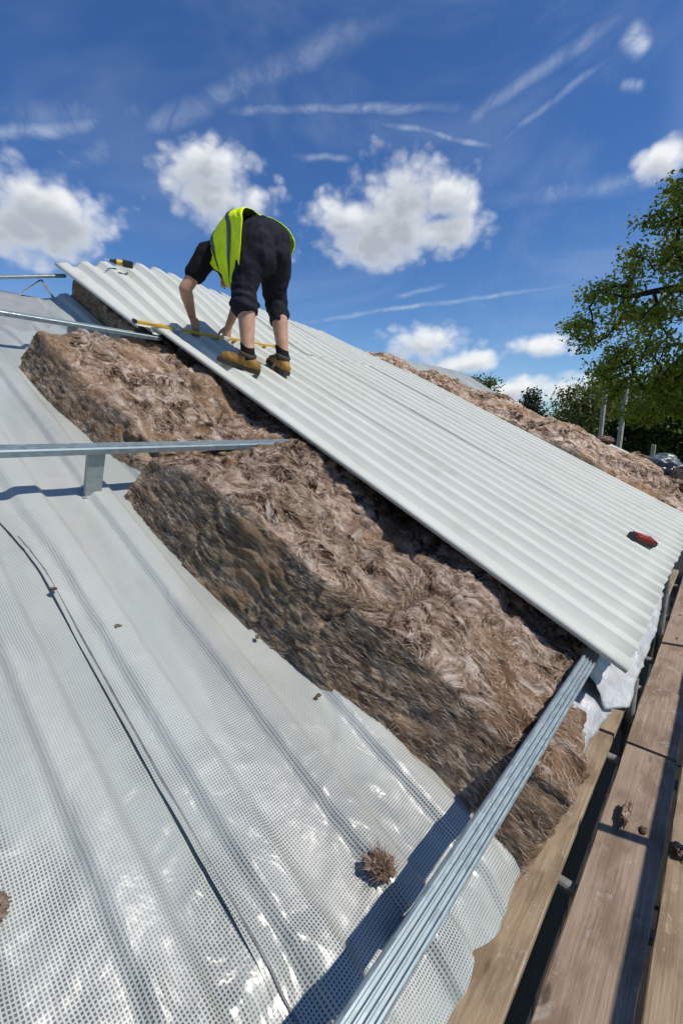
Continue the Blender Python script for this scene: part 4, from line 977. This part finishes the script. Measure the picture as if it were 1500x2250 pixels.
# high visibility vest draped over the back, open at the front and hanging down on both sides
def vest_point(u, v):
    """u: 0 at the hem .. 1 at the shoulders; v: -1 left front edge .. 1 right front edge"""
    spx = -2.395 - .40 * u
    spz = np.interp(u, [0, .2, .5, .8, 1.0], [1.335, 1.368, 1.348, 1.300, 1.240])
    hw = np.interp(u, [0, .25, .6, 1], [.205, .205, .198, .175])
    av = np.abs(v); t = np.clip(av / .5, 0, 1)
    yy = hw * np.sin(t * np.pi / 2) ** .9
    drop = .115 * (1 - np.cos(t * np.pi / 2)) ** 1.1
    L = np.interp(u, [0, .15, .35, .6, .85, 1.0], [.345, .375, .37, .30, .19, .11]) * np.where(v > 0, .35, 1.0)
    hang = np.clip((av - .5) / .5, 0, 1)
    zz = spz - drop - L * hang
    yy = yy + .03 * hang * (1 - hang) - .02 * hang
    xx = spx + (1 - u) * (.095 * t - .075 * hang ** 1.3) + u * (.06 * t + .10 * hang) + .012 * np.sin(hang * 5 + u * 3) * hang
    fold = .010 * np.sin(u * 19 + 3 * hang) * hang ** .6 + .008 * fbm(u * 6, v * 5, 0, 3, 8)
    return np.stack([xx, 1.965 + np.sign(v) * (yy + fold), zz + .008 * fbm(u * 7, v * 7, 3, 2, 18)], -1)
us = np.linspace(0, 1, 44); vs_ = np.linspace(-1, 1, 90); Ug, Vg = np.meshgrid(us, vs_, indexing='ij')
P = vest_point(Ug, Vg) + A_((0, 0, CZ))
vest = mesh_obj('vest', P.reshape(-1, 3), grid_faces(44, 90), M['hivis'], parent=per)
mod = vest.modifiers.new('thickness', 'SOLIDIFY'); mod.thickness = .004; mod.offset = 0
def stripe(ua, ub, va=-1, vb=1, m=80):
    uu = np.linspace(ua, ub, 6); vv = np.linspace(va, vb, m); U_, V_ = np.meshgrid(uu, vv, indexing='ij'); Q = vest_point(U_, V_)
    du = np.gradient(Q, axis=0); dv = np.gradient(Q, axis=1); Nn = np.cross(dv, du); Nn /= np.linalg.norm(Nn, axis=-1, keepdims=True) + 1e-9
    sgn = np.sign((Nn * (Q - A_((-2.62, 1.965, 1.15)))).sum(-1, keepdims=True)); Q = Q + Nn * sgn * .005 + A_((0, 0, CZ))
    o = mesh_obj('reflective_band', Q.reshape(-1, 3), grid_faces(6, m), M['reflect'], parent=vest)
    q_ = o.modifiers.new('thickness', 'SOLIDIFY'); q_.thickness = .0015
stripe(.29, .37); stripe(.76, .84)
# socks and boots
for k in 'lr':
    an = J[k + 'a']; kn = J[k + 'k']; d = (kn - an) / np.linalg.norm(kn - an)
    blob('sock', [(an + d * .0, an + d * .085, .046, .0425)], M['tee'], per, .008, 2)
def boot(an, toe_dir, ground_s):
    td = A_(toe_dir, ); td = td - N_AX * N_AX.dot(td); td /= np.linalg.norm(td); lat = np.cross(N_AX, td)
    g = an - N_AX * (N_AX.dot(an) - (-.722))        # foot point on the sheet crowns
    heel = g - td * .058; toe = g + td * .162
    h = N_AX
    items = [(heel + h * .042, g + td * .02 + h * .048, .036, .038), (g + td * .03 + h * .046, toe - td * .06 + h * .034, .038, .037), (toe - td * .06 + h * .036, toe - td * .032 + h * .034, .040, .036),
             (g - td * .02 + h * .05, an + A_((0, 0, -.004)), .042, .042), (g + td * .05 + h * .05, an + A_((0, 0, -.010)) + td * .012, .034, .041)]
    b_ = blob('boot', items, M['boot'], per, .0085, 2, wrinkle=lambda P: .0025 * fbm(P[:, 0] * 40, P[:, 1] * 40, P[:, 2] * 40, 2, 4))
    sole = []
    for t, wd in zip(np.linspace(0, 1, 15), (.026, .034, .037, .037, .035, .033, .032, .033, .036, .039, .042, .042, .039, .032, .020)):
        sole.append((heel - td * .035 + (toe + td * .018 - heel + td * .035) * t, wd))
    V = [c + A_((0, 0, CZ)) + lat * w_ * sg + h * z for z in (0, .026) for c, w_ in sole for sg in (-1, 1)]
    n = len(sole); idx = lambda z, i, sg: z * 2 * n + 2 * i + sg
    F = []
    for i in range(n - 1):
        F += [(idx(0, i, 0), idx(0, i, 1), idx(0, i + 1, 1), idx(0, i + 1, 0)), (idx(1, i, 0), idx(1, i + 1, 0), idx(1, i + 1, 1), idx(1, i, 1)),
              (idx(0, i, 0), idx(0, i + 1, 0), idx(1, i + 1, 0), idx(1, i, 0)), (idx(0, i, 1), idx(1, i, 1), idx(1, i + 1, 1), idx(0, i + 1, 1))]
    F += [(0, 2 * n, 2 * n + 1, 1), (idx(0, n - 1, 0), idx(0, n - 1, 1), idx(1, n - 1, 1), idx(1, n - 1, 0))]
    mesh_obj('sole', V, F, M['sole'], parent=b_, smooth=False)
    c = an + A_((0, 0, .004)) + A_((0, 0, CZ)); col = MB()
    V2 = []; nn_ = 20
    for z, r in ((0, .045), (.010, .051), (.022, .050), (.027, .044), (.016, .041)): V2 += [c + A_((0, 0, z)) + r * (math.cos(t) * td * 1.1 + math.sin(t) * lat) for t in np.linspace(0, 2 * np.pi, nn_, endpoint=False)]
    mesh_obj('padded_collar', np.array(V2), grid_faces(5, nn_, True), M['sole'], parent=b_)
    lc = MB()
    for i in range(4):
        p = g + td * (.045 + i * .018) + h * (.100 - i * .006) + A_((0, 0, CZ)); lc.tube(p - lat * .022, p + lat * .022, .0028, n=6)
    lo = lc.build('laces', M['sole'], b_); lo['kind'] = 'stuff'
boot(J['la'], A_((-.70, -.72, .3)), 0)
boot(J['ra'], A_((-.97, .18, .45)), 0)

# ------------------------------------------------------------------ trees
M['bark'] = flat('bark', (.055, .042, .030), .95, 0, .35, 9, .02, 14, .1, (1, 1, .3))
M['bark_pale'] = flat('pale_bark', (.26, .24, .20), .9, 0, .3, 9, .01, 14, .1)
M['leaf_oak'] = mat_leaf('oak_leaf', (.085, .115, .016), (.42, .42, .045), .52)
M['leaf_dark'] = mat_leaf('dark_leaf', (.034, .058, .013), (.125, .155, .030), .35)
M['leaf_mid'] = mat_leaf('hedgerow_leaf', (.045, .070, .012), (.17, .195, .034), .35)
M['needle'] = mat_leaf('conifer_needle', (.014, .022, .012), (.040, .056, .024), .1)
def tree(label, base, limbs, tips, leafmat, nleaf, leaf, spread, seed, r0=.25, bark='bark', group='trees behind the building', name='tree', rmin=.006, droop=.1, twig=.9):
    """limbs: polylines relative to base; tips: attractor points the branches grow to"""
    g = np.random.default_rng(seed); base = np.asarray(base, float)
    root = empty(name, base, label, 'tree', group)
    N = [np.zeros(3)]; par = [-1]
    for pl in limbs:
        pl = np.array(pl, float); d = np.linalg.norm(np.array(N) - pl[0], axis=1); cur = int(d.argmin())
        for q0, q1 in zip(pl[:-1], pl[1:]):
            k = max(2, int(np.linalg.norm(q1 - q0) / .6))
            for t in np.linspace(0, 1, k + 1)[1:]:
                N.append(q0 + (q1 - q0) * t + g.normal(0, .03, 3)); par.append(cur); cur = len(N) - 1
    tips = np.asarray(tips); c0 = np.array(N).mean(0)
    order = np.argsort(np.min(np.linalg.norm(tips[:, None] - np.array(N)[None, ::3], axis=2), axis=1))
    NA = np.zeros((len(N) + len(tips) * 6, 3)); n = len(N); NA[:n] = N
    ends = []
    for i in order:
        p = tips[i]; dd = np.linalg.norm(NA[1:n] - p, axis=1); cur = int(dd.argmin()) + 1; a = NA[cur].copy(); L = dd.min()
        k = int(np.clip(L / .5, 2, 5)); bow = g.normal(0, .10, 3) * L
        for t in np.linspace(0, 1, k + 1)[1:]:
            NA[n] = a + (p - a) * t + bow * math.sin(math.pi * t) - np.array([0, 0, droop * L * t * t * .5]); par.append(cur); cur = n; n += 1
        ends.append(cur)
    par = np.array(par); NA = NA[:n]; wgt = np.zeros(n); wgt[ends] = 1
    for i in range(n - 1, 0, -1): wgt[par[i]] += wgt[i]
    rad = np.maximum(rmin, r0 * (wgt / wgt[0]) ** .5)
    V, F = [], []; m = 6
    for i in range(1, n):
        a, b = NA[par[i]], NA[i]; d = b - a; L = np.linalg.norm(d)
        if L < 1e-4: continue
        d /= L; u = np.cross(d, [.3, .2, .93]); u /= np.linalg.norm(u) + 1e-9; v = np.cross(d, u); o = len(V)
        ra = min(rad[par[i]], rad[i] * 1.35)
        for c, r in ((a, ra), (b, rad[i])): V += [c + r * (math.cos(t) * u + math.sin(t) * v) for t in np.linspace(0, 2 * math.pi, m, endpoint=False)]
        F += [(o + j, o + (j + 1) % m, o + m + (j + 1) % m, o + m + j) for j in range(m)]
    mesh_obj('trunk', np.array(V) + base, F, M[bark], parent=root)
    E_ = NA[ends]; idx = g.integers(0, len(E_), nleaf)
    # leaves hang along the last part of each branch and round its tip
    tt = g.uniform(0, 1, nleaf)[:, None] ** .7; A0 = NA[par[np.array(ends)[idx]]]
    C = A0 + (E_[idx] - A0) * tt + np.clip(g.normal(0, 1, (nleaf, 3)), -2.2, 2.2) * spread * np.array([1, 1, .75])
    nn = g.normal(0, 1, (nleaf, 3)) + np.array([0, 0, .9]); nn /= np.linalg.norm(nn, axis=1)[:, None]
    d = np.cross(nn, g.normal(0, 1, (nleaf, 3))); d /= np.linalg.norm(d, axis=1)[:, None] + 1e-9; s_ = np.cross(nn, d)
    L = leaf * g.uniform(.6, 1.35, nleaf)[:, None]
    Vl = np.stack([C - d * L * .5, C + s_ * L * .27 + nn * L * .06, C + d * L * .5 - nn * L * .08, C - s_ * L * .27 + nn * L * .06], 1).reshape(-1, 3) + base
    Fl = np.arange(nleaf * 4).reshape(-1, 4)
    clump = .5 + .5 * fbm(C[:, 0] * .9 / max(spread, .1) * .3, C[:, 1] * .3 / max(spread, .1), C[:, 2] * .3 / max(spread, .1), 2, seed)
    tone = np.clip(.55 * clump + g.uniform(-.15, .55, nleaf), 0, 1)
    mesh_obj('crown', Vl, Fl, leafmat, parent=root, attrs={'tone': ('FLOAT', np.repeat(tone, 4))}, smooth=False)
    return root
def fill(poly, n, seed, depth, yoff=0):
    """random points in an outline (x,z) given a depth profile that thins towards the rim"""
    g = np.random.default_rng(seed); P = np.array(poly, float); lo, hi = P.min(0), P.max(0); out = []
    while len(out) < n:
        q = lo + (hi - lo) * g.random(2); ins = False; dmin = 9e9
        for (x1, z1), (x2, z2) in zip(P, np.roll(P, -1, 0)):
            if (z1 > q[1]) != (z2 > q[1]) and q[0] < (x2 - x1) * (q[1] - z1) / (z2 - z1) + x1: ins = not ins
            e = np.array([x2 - x1, z2 - z1]); t = np.clip(((q - (x1, z1)) @ e) / (e @ e), 0, 1); dmin = min(dmin, np.linalg.norm(q - (np.array([x1, z1]) + e * t)))
        if not ins: continue
        k = min(1, dmin / 1.5 + .12); out.append((q[0], yoff + g.uniform(-1, 1) * depth * math.sqrt(k), q[1]))
    return np.array(out)
# the big oak at the right: outline in metres right of the trunk and above the ground
TB = (.9, 15.2, 0.)
out = [(-4.95, 7.55), (-5.0, 7.1), (-4.5, 6.6), (-4.35, 5.7), (-3.5, 4.95), (-2.6, 4.75), (-1.8, 5.0), (-.8, 5.6), (1.0, 5.4), (3.5, 5.6), (5.0, 7.5), (5.0, 10.5), (3.5, 13.2), (1.2, 14.2), (-.9, 12.6), (-2.3, 10.9), (-2.9, 10.2), (-3.4, 9.6), (-3.9, 9.1), (-4.15, 8.3)]
tips = fill(out, 700, 4, 2.8); tips[:, 2] -= .3
limbs = [[(0, 0, 0), (.05, 0, 2.2), (-.05, .1, 4.4)], [(-.05, .1, 4.4), (-.9, -.1, 6.9), (-2.2, -.3, 7.75), (-3.6, -.3, 7.7)], [(-.05, .1, 4.4), (.1, .2, 7.5), (-.4, .3, 10.5), (-.9, .3, 11.8)], [(-.05, .1, 4.4), (1.5, .5, 7.2), (3.2, .7, 9.2)],
         [(-.05, .1, 4.4), (-.7, -1.2, 6.6), (-1.5, -2.2, 8.8)], [(-.05, .1, 4.4), (-.5, 1.4, 6.8), (-1.4, 2.4, 9.0)], [(-1.0, -.1, 7.0), (-2.0, .3, 6.2), (-2.7, .4, 5.4)]]
tree('large broad oak with fresh leaves overhanging from the right edge', TB, limbs, tips, M['leaf_oak'], 76000, .125, .19, 5, r0=.36, name='oak_tree', droop=.12)
def back_tree(label, px_dir, dist, z0, z1, wd, mat, seed, nleaf=5200, leaf=.38, ntip=150, bark='bark', shape='round', name='tree', trunk=.35, group='trees behind the building', spread=.55):
    x, y = px_dir[0] * dist, px_dir[1] * dist; h = z1
    if shape == 'cone': poly = [(-wd, z0), (-wd * .75, z0 + (h - z0) * .45), (-wd * .3, h - (h - z0) * .15), (0, h), (wd * .3, h - (h - z0) * .15), (wd * .75, z0 + (h - z0) * .45), (wd, z0)]
    else:
        g = np.random.default_rng(seed); th = np.linspace(0, 2 * np.pi, 14, endpoint=False); k = 1 + g.uniform(-.14, .14, 14)
        poly = [(wd * k_ * math.cos(t), (z0 + h) / 2 + (h - z0) / 2 * k_ * math.sin(t)) for t, k_ in zip(th, k)]
    tp = fill(poly, ntip, seed, wd * .8)
    lm = [[(0, 0, 0), (.1, 0, z0 * .8 + .3), (-.1, .1, z0 + (h - z0) * .4)], [(.1, 0, z0 * .8 + .3), (-wd * .4, .2, z0 + (h - z0) * .45)], [(.1, 0, z0 * .8 + .3), (wd * .4, -.2, z0 + (h - z0) * .5)]]
    return tree(label, (x, y, 0), lm, tp, mat, nleaf, leaf, spread, seed, r0=trunk, bark=bark, name=name, rmin=.03, droop=.05, group=group)
back_tree('dark pointed conifer rising just beyond the roof edge', (-.318, .948), 62, 1.2, 9.3, 2.3, M['needle'], 31, 6000, .40, 160, shape='cone', name='conifer_tree')
back_tree('round pale green tree with sky showing through its crown', (-.223, .975), 48, 4.2, 8.6, 2.9, M['leaf_mid'], 33, 2600, .34, 90, bark='bark_pale', trunk=.26, spread=.5)
back_tree('small rounded treetop showing over the insulation, left of the conifer', (-.418, .905), 60, 4, 10.6, 2.9, M['leaf_mid'], 35, 4200, .40, 110)
back_tree('low dark tree between the conifer and the round tree', (-.272, .962), 66, .8, 6.4, 3.2, M['leaf_dark'], 37)
DK = [(-.185, .983, 58, .6, 9.0, 4.2, 'dark bushy tree behind the first pale pole'), (-.125, .992, 56, .5, 10.4, 4.6, 'tallest dark tree, right of the second pale pole'), (-.066, .998, 55, .5, 8.2, 4.2, 'dark tree behind the pale fence post'), (-.01, 1.0, 57, .5, 8.9, 4.6, 'dark tree at the right edge behind the fence'),
      (.06, .998, 58, .5, 9.6, 4.6, 'dark tree just past the right edge of the view')]
for i, (a, b, ds, z0, z1, wd, lb) in enumerate(DK):
    back_tree(lb, (a, b), ds, z0, z1, wd, M['leaf_dark'] if i != 3 else M['leaf_mid'], 41 + i, 7000, .42, 190, spread=.6)
for i, (a, b, ds) in enumerate([(-.55, .84, 75), (-.75, .66, 80), (.2, .98, 60), (.4, .92, 64), (-.48, .88, 85)]):
    back_tree(['distant green tree behind the worker, below the ridge', 'distant green tree behind the upper left ridge', 'green tree beyond the right edge, next to the fence', 'farthest green tree off to the right', 'distant green tree under the ridge, left of the round treetop'][i], (a, b), ds, .8, 8.5, 4.4, M['leaf_dark'], 61 + i, 3500, .5, 110, group='trees out of the picture')
# hedge along the field edge
def hedge(label, x0, x1, y, hgt, seed, n):
    g = np.random.default_rng(seed); base = np.array([(x0 + x1) / 2, y, 0])
    C = np.stack([g.uniform(x0, x1, n), y + g.normal(0, .55, n), g.random(n) ** .8 * hgt], -1); C[:, 2] *= 1 + .35 * fbm(C[:, 0] * .5, 0, 0, 3, seed)
    nn = g.normal(0, 1, (n, 3)) + [0, 0, .7]; nn /= np.linalg.norm(nn, axis=1)[:, None]; d = np.cross(nn, g.normal(0, 1, (n, 3))); d /= np.linalg.norm(d, axis=1)[:, None]; s_ = np.cross(nn, d); L = .36 * g.uniform(.6, 1.3, n)[:, None]
    V = np.stack([C - d * L * .5, C + s_ * L * .3, C + d * L * .5, C - s_ * L * .3], 1).reshape(-1, 3)
    o = mesh_obj('hedge', V, np.arange(n * 4).reshape(-1, 4), M['leaf_dark'], base=base, attrs={'tone': ('FLOAT', np.repeat(g.random(n), 4))}, smooth=False)
    tag(o, label, 'hedge')
hedge('dark hedge along the foot of the far trees', -32, 18, 53, 3.3, 5, 16000)

# ------------------------------------------------------------------ poles, floodlight and fence
M['pole'] = flat('weathered_pale_pole', (.36, .34, .30), .8, 0, .25, 6)
M['post'] = flat('concrete_post', (.42, .39, .30), .85, 0, .2, 10)
def pole(label, dirx, diry, dist, h, r, lean=(0, 0)):
    b = np.array([dirx * dist, diry * dist, 0]); rt = empty('pole', b, label, 'pole', 'pale poles in front of the trees')
    MB().tube(b, b + [lean[0], lean[1], h], r, r * .72, 12).build('shaft', M['pole'], rt)
    MB().tube(b + [lean[0], lean[1], h], b + [lean[0], lean[1], h + .12], r * .95, r * .5, 12).build('cap', M['coupler'], rt)
pole('pale pole in front of the round green tree', -.1935, .981, 30, 6.7, .14, (.05, 0)); pole('pale pole under the hanging oak branches', -.163, .9866, 28, 6.8, .15, (.12, 0))
fb = np.array([-.2155 * 90, .9765 * 90, 0]); fl = empty('floodlight_mast', fb, 'thin floodlight mast with two lamps above the round tree', 'floodlight')
MB().tube(fb, fb + [0, 0, 13.6], .12, .07, 10).build('mast', M['tube'], fl)
MB().box(fb + [0, 0, 13.6], (1.0, 0, 0), (0, .06, 0), (0, 0, .06)).build('crossarm', M['tube'], fl)
for sg in (-1, 1): MB().box(fb + [sg * .85, -.15, 13.85], (.32, 0, 0), (0, .15, .06), (0, -.05, .2)).build('lamp_head', M['coupler'], fl)
fe = empty('fence', (-1.0, 26, 0), 'pale post and rail fence in front of the dark hedge', 'fence')
for i in range(-3, 8):
    x = -2.75 + i * 2.6; MB().box((x, 25.5, .62 * (1 + (i == 0) * 1.75)), (.085, 0, 0), (0, .085, 0), (0, 0, .64 * (1 + (i == 0) * 1.75))).build('post', M['post'], fe, bevel=.015)
for i in range(-3, 7):
    x = -2.75 + i * 2.6
    for z in (.62, 1.12): MB().box((x + 1.3, 25.38, z + .004 * (i % 2)), (1.3, 0, 0), (0, .03, 0), (0, 0, .06)).build('rail', M['post'], fe)

for o in bpy.data.objects:
    if '_org' in o: del o['_org']
